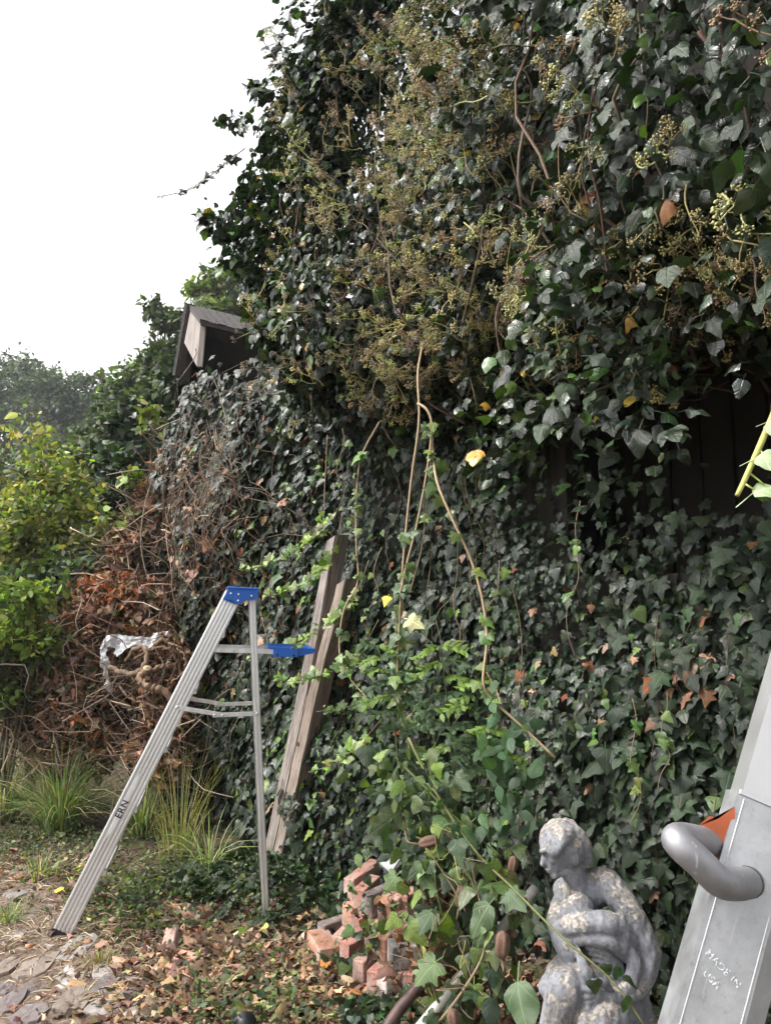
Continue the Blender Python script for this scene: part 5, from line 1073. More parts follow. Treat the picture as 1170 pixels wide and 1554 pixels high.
def grasses():
    gr = [(0.075, 0.105, 0.042), (0.10, 0.125, 0.055), (0.055, 0.08, 0.036), (0.22, 0.20, 0.10)]; dry = [(0.24, 0.19, 0.09), (0.17, 0.14, 0.06), (0.11, 0.11, 0.045), (0.08, 0.10, 0.04)]
    grass_clump('grass_clump', 'green clump of fountain grass with plumes left of the ladder', 90, 1262, 620, 0.66, gr, 0.95, 51, plume=5, r0=0.13, wd=0.7)
    grass_clump('grass_clump', 'smaller green grass tuft at the far left edge', 5, 1245, 420, 0.6, gr, 0.95, 52, plume=3, r0=0.12, wd=0.7)
    grass_clump('grass_clump', 'tall yellowing grass clump seen through the open ladder', 272, 1305, 120, 0.72, dry, 0.42, 53, 0.9, wd=0.55, r0=0.13)
    grass_clump('grass_clump', 'low arching pale grass in front of the timber post', 318, 1325, 50, 0.42, [(0.11, 0.14, 0.06), (0.18, 0.18, 0.09)], 1.0, 54, 0.3, wd=0.7)
    grass_clump('grass_clump', 'grass leaning out from behind the ladder rail', 215, 1270, 120, 0.55, gr, 1.0, 55, 0.5)
    grass_clump('grass_clump', 'tiny mossy grass tuft between the paving stones', 152, 1470, 240, 0.075, [(0.13, 0.10, 0.04), (0.10, 0.10, 0.03)], 0.7, 56, r0=0.06, wd=0.35, group='tufts on the path')
    grass_clump('grass_clump', 'short green tuft at the left rim of the path', 12, 1400, 150, 0.12, gr, 1.0, 57, r0=0.09, wd=0.5, group='tufts on the path')
    grass_clump('grass_clump', 'grass clump just past the left edge by the path', -110, 1240, 420, 0.6, gr, 0.95, 60, r0=0.15, wd=0.7)
    grass_clump('grass_clump', 'thin grass in the shade under the yellow shrub', 40, 1130, 300, 0.5, gr[:3], 0.9, 58)
    grass_clump('grass_clump', 'grass by the left path edge below the clump', 60, 1330, 200, 0.13, gr, 1.0, 59, r0=0.14, wd=0.5, group='tufts on the path')
grasses()
# ------------------------------------------------------------------ stone path
def path():
    r = np.random.default_rng(61)
    out = [ground_at(*p) for p in ((-260, 1300), (60, 1310), (130, 1400), (230, 1470), (260, 1640), (-100, 1700))]
    V = np.array(out); V[:, 2] = 0; c = V.mean(0); ring = []
    P = smooth_path(np.concatenate([V, V[:1]]), 60)[:-1]
    pts = [c] + [c + (p - c) * f for f in (0.33, 0.66, 1.0) for p in P]; V = np.array(pts); V[:, 2] = ground_z(V[:, 0], V[:, 1]) + 0.012; V[-len(P):, 2] -= 0.018; n = len(P); F = [(0, 1 + i, 1 + (i + 1) % n) for i in range(n)]
    for k in range(2):
        for i in range(n): a, b = 1 + k * n + i, 1 + k * n + (i + 1) % n; F += [(a, a + n, b + n), (a, b + n, b)]
    m_bed = plain('trodden_soil', (0.15, 0.11, 0.085), 0.95, var=0.6, scale=45, bump=1.0, dist=0.015, spec=0.2)
    bed = link('path', mesh_of('path', V, np.array(F), smooth=True, mat=m_bed), kind='structure')
    m, N, L = new_mat('paving_stone'); n1 = tex(N, L, scale=22, detail=7, rough=0.65); n2 = tex(N, L, scale=5, detail=3); a = nd(N, 'ShaderNodeAttribute', attribute_name='tint')
    col = mixc(N, L, 0.75, a.outputs['Color'], mixc(N, L, n1, (0.35, 0.33, 0.33), (1.5, 1.5, 1.5)), 'MULTIPLY'); col = mixc(N, L, ramp(N, L, math_node(N, L, 'MULTIPLY', n1, n2), [(0.32, 0.0), (0.40, 0.6)]), col, (0.48, 0.46, 0.45))
    p = nd(N, 'ShaderNodeBsdfPrincipled', Roughness=0.85); p.inputs['Specular IOR Level'].default_value = 0.3; L.new(col, p.inputs['Base Color']); b = nd(N, 'ShaderNodeBump', Strength=0.8, Distance=0.008); L.new(n1, b.inputs['Height']); L.new(b.outputs[0], p.inputs['Normal']); o = N.new('ShaderNodeOutputMaterial'); L.new(p.outputs[0], o.inputs[0])
    st = [(117, 1442, 44, 36, 'w'), (57, 1468, 47, 34, 'b'), (114, 1481, 47, 40, 'w'), (54, 1508, 50, 40, 'p'), (48, 1546, 46, 30, 'p'), (164, 1482, 44, 22, 'w'), (180, 1505, 66, 28, 'p'), (67, 1440, 34, 14, 'b'), (30, 1354, 36, 20, 'w'), (64, 1380, 34, 16, 'b'), (8, 1535, 34, 50, 'p'), (115, 1525, 50, 36, 'b'), (155, 1540, 40, 24, 'w'), (12, 1470, 30, 26, 'b'), (28, 1400, 40, 18, 'b'), (20, 1430, 34, 16, 'b'), (215, 1545, 50, 24, 'b'), (90, 1405, 30, 14, 'b'), (10, 1500, 26, 20, 'p'), (40, 1325, 40, 14, 'b')]
    tints = {'w': (0.26, 0.235, 0.22), 'b': (0.19, 0.155, 0.13), 'p': (0.165, 0.14, 0.138)}
    for (px, py, w, h, k) in st:
        c = ground_at(px, py); ex = np.linalg.norm(ground_at(px + w / 2, py) - c); ey = np.linalg.norm(ground_at(px, py - h / 2) - c); q = 14
        ang = np.arange(q) * 2 * math.pi / q + r.uniform(0, 0.4); sup = (np.abs(np.cos(ang)) ** 5 + np.abs(np.sin(ang)) ** 5) ** (-1 / 5) * r.uniform(0.94, 1.06, q)
        rot = r.normal(0, 0.2); X = np.cos(ang + rot) * sup * ex; Yy = np.sin(ang + rot) * sup * ey; V = []; top = r.uniform(0.012, 0.020); z0 = float(ground_z(c[0], c[1])[0])
        tl = r.normal(0, 0.03, 2)
        for f, z in ((1.03, -0.03), (1.0, top * 0.7), (0.965, top), (0.5, top + 0.001)): 
            for x, y in zip(X, Yy): V.append((c[0] + x * f, c[1] + y * f, z0 + z + (x * tl[0] + y * tl[1]) * f + (r.normal(0, 0.0022) if f < 1 else 0)))
        V.append((c[0], c[1], z0 + top + r.normal(0, 0.003))); F = []
        for kx in range(3):
            for i in range(q): a_, b_ = kx * q + i, kx * q + (i + 1) % q; F += [(a_, b_, b_ + q), (a_, b_ + q, a_ + q)]
        F += [(3 * q + i, 3 * q + (i + 1) % q, 4 * q) for i in range(q)]
        link('paving_stone', mesh_of('paving_stone', np.array(V), np.array(F), np.tile(np.array(tints[k]) * math.exp(r.normal(0, 0.12)), (len(V), 1)), None, False, m), bed)
path()

# ------------------------------------------------------------------ what covers the ground
def ground_cover():
    r = np.random.default_rng(62); up = np.array([0, 0, 1.0])
    def region(spots, k):
        """spots: (px,py,rx,ry,weight) on the ground"""
        P = []; w = np.array([s[4] * s[2] * s[3] for s in spots]); w = w / w.sum()
        for s_, ww in zip(spots, w):
            n = int(k * ww); x = s_[0] + r.normal(0, 0.5, n) * s_[2]; y = s_[1] + r.normal(0, 0.5, n) * s_[3]; y = np.clip(y, 1190, 1700)
            P.append(np.array([ground_at(a, b) for a, b in zip(x, y)]))
        P = np.concatenate(P); d = (P - WO) @ WN; P = P[d > -0.02]; P[:, 2] = ground_z(P[:, 0], P[:, 1]); return P
    def lay(name, P, tpl, size, tints, mat, lift, flat, label, cat, tv=0.3, single=0, slabel=None):
        n = len(P); P = P.copy(); P[:, 2] += r.uniform(0.004, 1, n) ** 1.5 * lift + 0.004; normal = nrm(up * flat + r.normal(0, 0.5, (n, 3))); normal[:, 2] = np.abs(normal[:, 2]); tip = r.normal(0, 1, (n, 3)); sz = size * np.exp(r.normal(0, 0.28, n)); tint = rand_tint(n, tints, tv, 0.09, r)
        which = r.integers(0, len(tpl), n); fr = frames_from(normal, tip); B = Batch()
        for q in range(len(tpl)): m = which == q; B.scatter(tpl[q], P[m], fr[m], np.repeat(sz[m, None], 3, 1), tint[m])
        B.build(name, M[mat], kind='stuff', label=label, category=cat)
    brown = [(0.17, 0.10, 0.065), (0.12, 0.072, 0.05), (0.27, 0.17, 0.10), (0.40, 0.29, 0.19), (0.08, 0.052, 0.038)]
    lay('leaf_litter', region([(470, 1400, 90, 60, 2.0), (430, 1360, 60, 30, 1.2), (380, 1480, 150, 70, 1.4), (500, 1480, 60, 60, 1.6), (560, 1545, 90, 50, 1.2), (250, 1480, 100, 60, 0.6), (170, 1420, 90, 60, 0.15), (60, 1450, 150, 110, 0.07), (500, 1340, 60, 30, 1.2), (800, 1540, 200, 60, 1.0), (330, 1400, 120, 50, 0.7), (60, 1320, 120, 50, 0.5), (320, 1560, 200, 50, 1.2)], 8200), T_FLAT, 0.042, brown, 'dead', 0.022, 1.6, 'dry brown leaves littering the ground round the bricks', 'leaf litter')
    gn = [(0.06, 0.085, 0.036), (0.095, 0.125, 0.045), (0.038, 0.058, 0.028), (0.15, 0.175, 0.06), (0.05, 0.07, 0.036)]
    lay('ground_ivy', region([(500, 1335, 70, 45, 1.6), (450, 1320, 60, 25, 1.2), (430, 1390, 50, 30, 0.4), (520, 1420, 40, 60, 0.8), (390, 1330, 60, 30, 1.0), (620, 1560, 90, 40, 0.7), (330, 1350, 90, 35, 0.8)], 3600), T_IVY, 0.045, GREEN * 1.15, 'ivy', 0.07, 0.9, 'dark ivy creeping over the ground from the wall base', 'ivy')
    lay('ground_weeds', region([(290, 1330, 130, 50, 1.5), (190, 1370, 90, 45, 1.3), (120, 1290, 120, 45, 1.0), (370, 1370, 80, 40, 1.0), (230, 1410, 70, 25, 0.8), (420, 1500, 110, 70, 0.32), (330, 1520, 120, 50, 0.30), (40, 1280, 100, 40, 1.0), (380, 1555, 180, 30, 0.5), (20, 1380, 60, 30, 0.35), (-150, 1290, 160, 50, 0.7), (-250, 1400, 160, 80, 0.3), (300, 1400, 120, 40, 0.5)], 6400), T_OVATE, 0.024, gn, 'leaf', 0.10, 0.8, 'low green weeds spreading between the ladder legs', 'weeds')
    q = np.array([at(x, y, Y) for x, y, Y in zip(r.normal(575, 34, 130), r.normal(1425, 48, 130), r.normal(3.47, 0.06, 130))])
    lay('pile_creeper', q[q[:, 2] > 0.05], T_IVY + T_FLAT, 0.036, np.concatenate([GREEN * 1.6, [(0.10, 0.14, 0.04), (0.16, 0.09, 0.05)]]), 'ivy', 0.02, 0.6, 'small ivy and dry leaves caught on the brick pile', 'ivy')
    # straw and broken twigs
    P = region([(60, 1400, 160, 90, 1.0), (130, 1470, 150, 90, 0.8), (300, 1450, 200, 90, 0.5), (450, 1430, 140, 80, 0.5), (60, 1310, 130, 40, 1.2), (-200, 1400, 160, 90, 0.5)], 1800); B = Batch()
    for p in P:
        a = r.uniform(0, 6.28); L_ = r.uniform(0.03, 0.11); d = np.array([math.cos(a), math.sin(a), r.normal(0, 0.12)]); mid = p + d * L_ * 0.5 + r.normal(0, 0.006, 3)
        tube(B, np.array([p + [0, 0, 0.012], mid + [0, 0, 0.018], p + d * L_ + [0, 0, 0.014]]), r.uniform(0.0012, 0.0028), 3, rand_tint(1, [(0.42, 0.34, 0.22), (0.30, 0.23, 0.15), (0.16, 0.11, 0.08)], 0.25, 0.05, r), None, False)
    B.build('straw', M['stem'], kind='stuff', label='pale straw and broken twigs strewn over the path', category='straw')
    # larger single fallen leaves
    sp = [(128, 1318, 'lime'), (245, 1395, 'ochre'), (232, 1500, 'yellow'), (352, 1457, 'pale'), (372, 1418, 'green'), (398, 1424, 'yellow'), (545, 1517, 'rust'), (498, 1480, 'rust'), (120, 1502, 'tan'), (180, 1522, 'tan'), (430, 1465, 'rust'), (400, 1520, 'tan'), (500, 1350, 'tan'), (468, 1400, 'tan'), (480, 1510, 'tan'), (300, 1500, 'rust'), (95, 1360, 'lime')]
    cols = {'lime': (0.42, 0.50, 0.06), 'ochre': (0.48, 0.25, 0.05), 'yellow': (0.60, 0.52, 0.14), 'pale': (0.55, 0.60, 0.45), 'green': (0.12, 0.20, 0.03), 'rust': (0.42, 0.17, 0.06), 'tan': (0.48, 0.31, 0.17)}
    near = {'lime': 'by the near foot of the ladder', 'ochre': 'among the weeds between the ladder legs', 'yellow': 'on the litter', 'pale': 'on dark weeds right of the edging bricks', 'green': 'by the rear ladder foot', 'rust': 'near the brick pile', 'tan': 'on the ground'}
    def plc(x, y):
        return ('bottom edge of the photo' if y > 1505 else 'in line with the brick pile' if y > 1440 else 'level with the ladder feet' if y > 1385 else 'behind the ladder feet') + (', far left' if x < 110 else ', left' if x < 200 else ', left of centre' if x < 420 else ', near the middle' if x < 490 else ', by the bricks')
    for k, (px, py, c) in enumerate(sp):
        q = ground_at(px, py); TV, TF = (T_FLAT if c in ('rust', 'tan', 'ochre') else H_OVATE if c != 'pale' else H_IVY)[k % 3]; f = frames_from(np.array([[r.normal(0, 0.25), -0.25, 1.0]]), r.normal(0, 1, (1, 3)))[0]; s = r.uniform(0.07, 0.085) * (1.5 if c == 'green' else 1)
        A = np.eye(4); A[:3, :3] = f * s; A[:3, 3] = q + [0, 0, 0.035]
        o = bpy.data.objects.new('fallen_leaf', mesh_of('fallen_leaf', TV, TF, np.tile(cols[c], (len(TV), 1)), TV, True, M['dead'])); COL.objects.link(o); o.matrix_basis = Matrix(A.tolist())
        o['label'] = f'single {c} fallen leaf, {plc(px, py)}'; o['category'] = 'leaf'; o['group'] = 'single fallen leaves'
ground_cover()

# ------------------------------------------------------------------ vines hanging in front of the wall
def runner(t, pts, r0, tint, leaves, tints, size, seed, start=0.0, side='up', mat='ivy', tpl=None, name='runner', wide=0.012, flatn=None):
    """a stem with leaves along it"""
    r = np.random.default_rng(seed); P = smooth_path([at(*p) for p in pts], 30); B = Batch()
    tube(B, P, r0, 5, tint, None, True); o = B.build(name, M['stem'], t)
    if leaves:
        k = np.sort(r.uniform(start, 1, leaves)); i = (k * 28.99).astype(int); pos = P[i] + (P[i + 1] - P[i]) * (k * 28.99 - i)[:, None]; tan = nrm(P[i + 1] - P[i])
        outv = np.array([-0.3, -0.9, 0.1]); n = leaves; upv = np.array([0, 0, 1.0])
        tipd = nrm((upv if side == 'up' else -upv) * 0.9 + r.normal(0, 0.5, (n, 3)) + (outv * 0.2)); normal = nrm(outv + upv * 0.4 + r.normal(0, 0.45, (n, 3)))
        sz = size * np.exp(r.normal(0, 0.25, n)) * np.interp(k, [0, 0.8, 1], [1.15, 0.9, 0.5]); tn = rand_tint(n, tints, 0.22, 0.08, r)
        pos = pos + r.normal(0, wide, (n, 3)); tpl = tpl or H_IVY; which = r.integers(0, len(tpl), n); fr = frames_from(normal, tipd)
        B = Batch()
        for q in range(len(tpl)): m = which == q; B.scatter(tpl[q], pos[m], fr[m], np.repeat(sz[m, None], 3, 1), tn[m])
        B.build('runner_leaves', M[mat], o, kind='stuff')
    return o
def hanging_vines():
    fresh = [(0.13, 0.22, 0.035), (0.09, 0.17, 0.035), (0.18, 0.27, 0.05), (0.22, 0.27, 0.11)]; mixg = [(0.05, 0.09, 0.03), (0.08, 0.13, 0.035), (0.11, 0.15, 0.04)]; tan = (0.36, 0.27, 0.17); brown = (0.22, 0.16, 0.11)
    def vine(label, pts, r0, tint, leaves=0, tints=mixg, size=0.05, seed=0, start=0.0, side='down', cat='vine', **kw):
        t = thing('hanging_vine', at(*pts[0]), label, cat, 'ivy runners hanging before the wall'); runner(t, pts, r0, tint, leaves, tints, size, seed, start, side, name='stem', **kw)
    vine('straight tan vine stem hanging in mid wall, the left of a close pair', [(652, 470, 3.45), (640, 530, 3.32), (634, 570, 3.24), (636, 640, 3.2), (624, 730, 3.2), (612, 850, 3.2), (606, 950, 3.2), (603, 1040, 3.2), (615, 1100, 3.2), (628, 1180, 3.15)], [0.006, 0.0055, 0.0045, 0.003], tan, 36, mixg, 0.055, 71, 0.5)
    vine('tan vine stem hooking over at its top beside the straight one', [(634, 612, 3.2), (648, 622, 3.16), (655, 645, 3.15), (650, 700, 3.14), (634, 790, 3.15), (616, 860, 3.15), (608, 900, 3.15)], [0.0065, 0.005, 0.0045], tan, 8, mixg, 0.05, 72, 0.3)
    vine('thin stem hanging just right of the close pair of tan stems', [(660, 640, 3.15), (650, 740, 3.15), (640, 830, 3.15), (622, 900, 3.15)], 0.003, brown, 8, mixg, 0.05, 73)
    vine('long brown vine stem curving down right of centre to the statue side', [(655, 640, 3.3), (658, 700, 3.15), (666, 740, 3.05), (690, 795, 3.0), (715, 850, 2.98), (732, 910, 2.95), (739, 970, 2.93), (733, 1035, 2.9), (748, 1062, 2.9), (800, 1110, 2.85), (842, 1150, 2.8)], [0.006, 0.0055, 0.005], tan, 22, mixg, 0.05, 74, 0.1)
    vine('thin offshoot joining the long brown stem near its bend', [(738, 1020, 2.9), (752, 1045, 2.9), (760, 1068, 2.88)], 0.003, tan)
    vine('pale vine stem hanging right of the leaning timber, bent at the foot', [(576, 640, 3.7), (548, 695, 3.75), (541, 760, 3.8), (541, 830, 3.8), (543, 885, 3.8), (522, 925, 3.8), (515, 985, 3.8), (528, 1025, 3.75), (562, 1065, 3.7)], [0.005, 0.004], tan, 36, mixg + [fresh[1]], 0.045, 75, 0.1)
    vine('uppermost runner curving left towards the ladder top with lime leaves', [(497, 660, 4.0), (493, 740, 4.0), (488, 795, 3.98), (455, 832, 3.95), (410, 855, 3.9), (366, 866, 3.85)], [0.003, 0.0025, 0.002], brown, 44, fresh, 0.042, 76, 0.35, 'up')
    vine('second runner curving left above the blue tray with lime leaves', [(520, 780, 4.0), (505, 840, 4.0), (478, 875, 3.95), (440, 897, 3.9), (398, 906, 3.85)], [0.003, 0.0025, 0.002], brown, 40, fresh, 0.042, 77, 0.25, 'up')
    vine('third runner crossing the timber level with the blue tray', [(560, 850, 4.05), (545, 890, 4.05), (520, 930, 4.05), (480, 958, 4.0), (440, 985, 3.95)], [0.003, 0.002], brown, 34, fresh, 0.045, 78, 0.2, 'up')
    vine('lowest lime leaved runner crossing the timber below the tray', [(575, 940, 4.0), (545, 990, 4.05), (505, 1018, 4.0), (460, 1032, 3.95), (414, 1034, 3.9)], [0.003, 0.002], brown, 38, fresh, 0.045, 79, 0.2, 'up')
    vine('short runner dangling over the middle of the timber', [(560, 1060, 4.0), (520, 1075, 4.05), (480, 1080, 4.05)], 0.002, brown, 20, mixg, 0.04, 80, 0.0, 'up')
    vine('lime leaved runner low between timber and brick pile', [(580, 1090, 3.8), (545, 1130, 3.85), (505, 1160, 3.9), (468, 1172, 3.9)], 0.002, brown, 26, fresh, 0.042, 81, 0.2, 'up')
    vine('thin ivy shoot pointing left against the white sky', [(372, 225, 4.0), (345, 246, 4.0), (315, 270, 4.0), (285, 289, 4.0), (238, 299, 4.0)], [0.003, 0.002], brown, 40, GREEN * 1.2, 0.030, 82, 0.1, 'up', wide=0.006)
    for k, (x, y0, y1, Y, dx) in enumerate(((520, 650, 790, 3.9, -8), (470, 600, 760, 4.2, 10), (577, 830, 960, 3.75, -20), (880, 760, 1000, 3.05, -18), (690, 900, 1080, 3.1, 8), (760, 850, 1000, 3.0, -30), (960, 1060, 1250, 2.8, 6), (1010, 1050, 1200, 2.75, -4))):
        vine(['thin stem over the ivy above the timber', 'thin stem hanging below the roof hood ivy', 'slender stem near the yellow leaf', 'slender stem at the edge of the dark hollow', 'slender stem over the pinnate weed', 'crooked slender stem left of the dark hollow', 'thin stem above the statue head', 'thin stem between statue and ladder handle'][k], [(x + dx * q + 9 * math.sin(q * 11 + k) * (0.3 + q), y0 + (y1 - y0) * q, Y - 0.03 * q) for q in np.linspace(0, 1, 7)], [0.0024, 0.0012], brown, 7, mixg, 0.04, 60 + k, 0.1)
    # bright shoot that reaches in from the right edge
    t = thing('ivy_shoot', at(1215, 540, 1.05), 'yellow green shoot with pale leaves reaching in at the right edge', 'shoot'); B = Batch(); tube(B, [W(-1.0, 2.75, 1.25), W(-1.12, 2.45, 1.55), at(1215, 540, 1.05), at(1172, 632, 1.0), at(1140, 705, 0.98), at(1118, 752, 0.97)], [0.0045, 0.0045, 0.0045, 0.004, 0.003], 8, (0.40, 0.40, 0.13), 30); B.build('stem', M['stem'], t)
    for (a, b, s) in (((1150, 680), (1172, 705), 0.0), ((1134, 715), (1158, 735), 0), ((1128, 733), (1152, 748), 0)): B = Batch(); tube(B, [at(*a, 0.985), at(*b, 0.97)], 0.0013, 5, (0.40, 0.45, 0.12)); B.build('leaf_stalk', M['stem'], t)
    for (x, y, tx, ty, s) in ((1146, 695, 1172, 690, 0.05), (1142, 748, 1168, 718, 0.05), (1165, 640, 1195, 655, 0.05)):
        TV, TF = H_ADULT[0]; p = at(x, y, 0.97); d = at(tx, ty, 0.95) - p; f = frames_from(np.array([[-0.5, -0.5, 0.75]]), d[None])[0]; A = np.eye(4); A[:3, :3] = f * s; A[:3, 3] = p
        o = bpy.data.objects.new('leaf', mesh_of('leaf', TV, TF, np.tile((0.30, 0.38, 0.22), (len(TV), 1)), TV, True, M['ivy_up'])); COL.objects.link(o); o.parent = t; o.matrix_parent_inverse = Matrix.Translation(t.location).inverted(); o.matrix_basis = Matrix(A.tolist())
hanging_vines()

# ------------------------------------------------------------------ tangled climber in front of the statue, with brown seed pods
def tangle():
    r = np.random.default_rng(91); base = ground_at(700, 1520)
    t = thing('tangled_climber', base, 'tangle of green climber stems and leaves between brick pile and statue', 'climber')
    gr = [(0.045, 0.070, 0.028), (0.065, 0.10, 0.034), (0.10, 0.14, 0.045), (0.032, 0.052, 0.026)]
    stems = [[(640, 1540, 3.2), (660, 1440, 3.1), (640, 1330, 3.05), (610, 1230, 3.1), (600, 1110, 3.15)], [(720, 1560, 3.0), (690, 1450, 2.9), (660, 1330, 2.85), (680, 1250, 2.85), (740, 1320, 2.8), (800, 1400, 2.7)], [(760, 1560, 2.8), (740, 1460, 2.7), (700, 1370, 2.7), (650, 1290, 2.75)],
             [(620, 1120, 3.0), (660, 1200, 2.9), (720, 1290, 2.75), (780, 1350, 2.6), (850, 1420, 2.4), (930, 1490, 2.3), (980, 1560, 2.25)], [(700, 1560, 2.9), (715, 1450, 2.75), (730, 1380, 2.7), (700, 1300, 2.75)], [(590, 1180, 3.1), (620, 1260, 3.0), (690, 1300, 2.9), (740, 1400, 2.8), (760, 1500, 2.7)], [(680, 1560, 2.8), (650, 1480, 2.8), (630, 1420, 2.85), (640, 1370, 2.9)], [(600, 1150, 3.1), (640, 1190, 3.0), (690, 1240, 2.9), (760, 1300, 2.8)], [(660, 1560, 2.7), (705, 1500, 2.6), (735, 1440, 2.6), (728, 1380, 2.6)]]
    for k, s in enumerate(stems):
        runner(t, s, [0.006, 0.004, 0.003], [(0.13, 0.14, 0.05), (0.10, 0.12, 0.045), (0.22, 0.17, 0.10)][k % 3], [26, 22, 18, 16, 14, 20, 12, 20, 10][k], gr + [(0.22, 0.22, 0.05)] if k in (0, 6) else gr, 0.060, 92 + k, 0.05, 'down', 'leaf' if k % 2 else 'ivy', (H_IVY[3:] + H_ADULT[:2]) if k % 2 else H_IVY, 'stem', 0.03)
    # wiry yellow tendrils
    B = Batch()
    for i in range(26):
        c = at(r.normal(690, 45), r.uniform(1260, 1560), r.uniform(2.65, 2.95)); d = nrm(r.normal(0, 1, 3) + [0, 0, 0.8]); tube(B, c + d * np.linspace(-1, 1, 5)[:, None] * r.uniform(0.05, 0.16) + r.normal(0, 0.025, (5, 3)), r.uniform(0.001, 0.0022), 4, rand_tint(1, [(0.28, 0.25, 0.08), (0.20, 0.14, 0.09), (0.12, 0.09, 0.06)], 0.2, 0.05, r), 14, False)
    B.build('tendrils', M['stem'], t, kind='stuff')
    # loose leaves through the tangle
    n = 440; x = r.normal(655, 40, n); y = r.uniform(1130, 1570, n); x = x + np.interp(y, [1130, 1300, 1560], [-60, 0, 60]); P = np.array([at(a, b, c) for a, b, c in zip(x, y, r.normal(2.98, 0.10, n) - np.interp(y, [1130, 1560], [-0.15, 0.15]))]); px_, py_, _f = project(P); P = P[(P[:, 2] > 0.03) & ~((py_ > 1425) & (px_ < 735) & (px_ > 560))]; n = len(P)
    B = Batch(); place_leaves(B, H_IVY[3:] + H_OVATE + H_ADULT[:1], P, nrm(np.array([-0.3, -0.7, 0.6]) + r.normal(0, 0.5, (n, 3))), nrm(np.array([0, -0.2, -0.8]) + r.normal(0, 0.6, (n, 3))), np.clip(0.052 * np.exp(r.normal(0, 0.35, n)), 0.02, 0.1), rand_tint(n, gr + [(0.035, 0.06, 0.03)] * 2 + [(0.14, 0.20, 0.04), (0.10, 0.16, 0.035)], 0.25, 0.08, r), r); B.build('foliage', M['leaf'], t, kind='stuff')
    n = 260; P = np.array([at(r.normal(695, 45), r.uniform(1330, 1570), r.normal(3.0, 0.05)) for _ in range(n)]); P = P[P[:, 2] > 0.03]; n = len(P); B = Batch(); place_leaves(B, T_DEAD, P, r.normal(0, 1, (n, 3)), np.array([0, 0, -1.0]) + r.normal(0, 0.4, (n, 3)), 0.05 * np.exp(r.normal(0, 0.2, n)), rand_tint(n, [(0.10, 0.06, 0.04), (0.17, 0.09, 0.05)], 0.25, 0.05, r), r); B.build('withered_leaves', M['dead'], t, kind='stuff')
    # big single leaves
    for (px, py, tx, ty, Y, s, c) in ((742, 1372, 715, 1418, 2.6, 0.115, 0), (660, 1460, 640, 1478, 2.75, 0.10, 1), (655, 1385, 640, 1412, 2.8, 0.085, 0), (785, 1490, 810, 1554, 2.4, 0.14, 0), (600, 1330, 580, 1350, 2.95, 0.08, 1), (640, 1330, 655, 1345, 2.9, 0.07, 1), (690, 1255, 665, 1275, 2.9, 0.08, 0), (600, 1180, 606, 1215, 3.0, 0.085, 1), (712, 1250, 695, 1265, 2.9, 0.09, 1), (770, 1355, 785, 1372, 2.6, 0.085, 0), (740, 1345, 735, 1365, 2.7, 0.07, 0), (620, 940, 640, 952, 3.05, 0.075, 3), (588, 905, 583, 920, 3.2, 0.05, 2), (690, 1180, 720, 1205, 2.95, 0.085, 0)):
        TV, TF = (H_ADULT[0] if s > 0.1 else H_IVY[int(px) % 5]); p = at(px, py, Y); d = at(tx, ty, Y - 0.02) - p; f = frames_from(nrm(np.array([[-0.35, -0.75, 0.55]]) + r.normal(0, 0.15, (1, 3))), d[None])[0]; A = np.eye(4); A[:3, :3] = f * s; A[:3, 3] = p
        col = [(0.06, 0.095, 0.042), (0.08, 0.125, 0.042), (0.50, 0.40, 0.05), (0.42, 0.42, 0.22)][c]; o = bpy.data.objects.new('leaf', mesh_of('leaf', TV, TF, np.tile(col, (len(TV), 1)), TV, True, M['ivy'])); COL.objects.link(o); o.parent = t; o.matrix_parent_inverse = Matrix.Translation(t.location).inverted(); o.matrix_basis = Matrix(A.tolist())
    # ribbed pods
    m_pod = tint_mat('dry_pod', 0.8, 0.3, 80, 0.7, 0.6)
    for (px, py, Y, ang, s) in ((650, 1278, 2.80, 75, 1.0), (699, 1362, 2.72, 8, 1.0), (762, 1434, 2.55, 4, 1.15), (778, 1312, 2.75, 10, 0.8), (755, 1315, 2.75, -8, 0.7), (688, 1548, 2.6, -10, 1.0)):
        z = np.linspace(-1, 1, 12); a = np.arange(20) * 2 * math.pi / 20; rad = np.sqrt(np.clip(1 - (np.abs(z) ** 2.6), 0.03, 1)) * 0.019 * s; V = []
        for zz, q in zip(z, rad):
            for k in a: rr = q * (1 + 0.34 * np.abs(np.cos(2.5 * k)) - 0.20); V.append((rr * math.cos(k), rr * math.sin(k), zz * 0.036 * s))
        F = []
        for i in range(11):
            for j in range(20): a_, b_ = i * 20 + j, i * 20 + (j + 1) % 20; F += [(a_, b_, b_ + 20), (a_, b_ + 20, a_ + 20)]
        F += [(0, j + 1, j) for j in range(1, 19)] + [(220, 220 + j, 221 + j) for j in range(1, 19)]
        pb = at(px, py, Y); up_ = Matrix.Rotation(R(ang), 3, 'Y') @ Vector((0, 0, -0.036 * s)); e0 = pb + np.array(up_); Bp = Batch(); tube(Bp, [e0 - np.array(up_) * 0.1, e0 + np.array(up_) * 0.7 + r.normal(0, 0.008, 3), e0 + np.array(up_) * 1.5 + np.array([0.01, 0.06, 0.03]), e0 + np.array(up_) * 1.8 + np.array([0.02, 0.16, 0.02])], [0.004, 0.003, 0.0025], 6, (0.16, 0.11, 0.07), 12); Bp.build('pod_stalk', M['stem'], t)
        o = mesh_local('seed_pod', np.array(V), np.array(F), m_pod, t, Matrix.Translation(-t.location) @ Matrix.Translation(at(px, py, Y)) @ Matrix.Rotation(R(ang), 4, 'Y'), True, (0.145, 0.085, 0.06))
tangle()

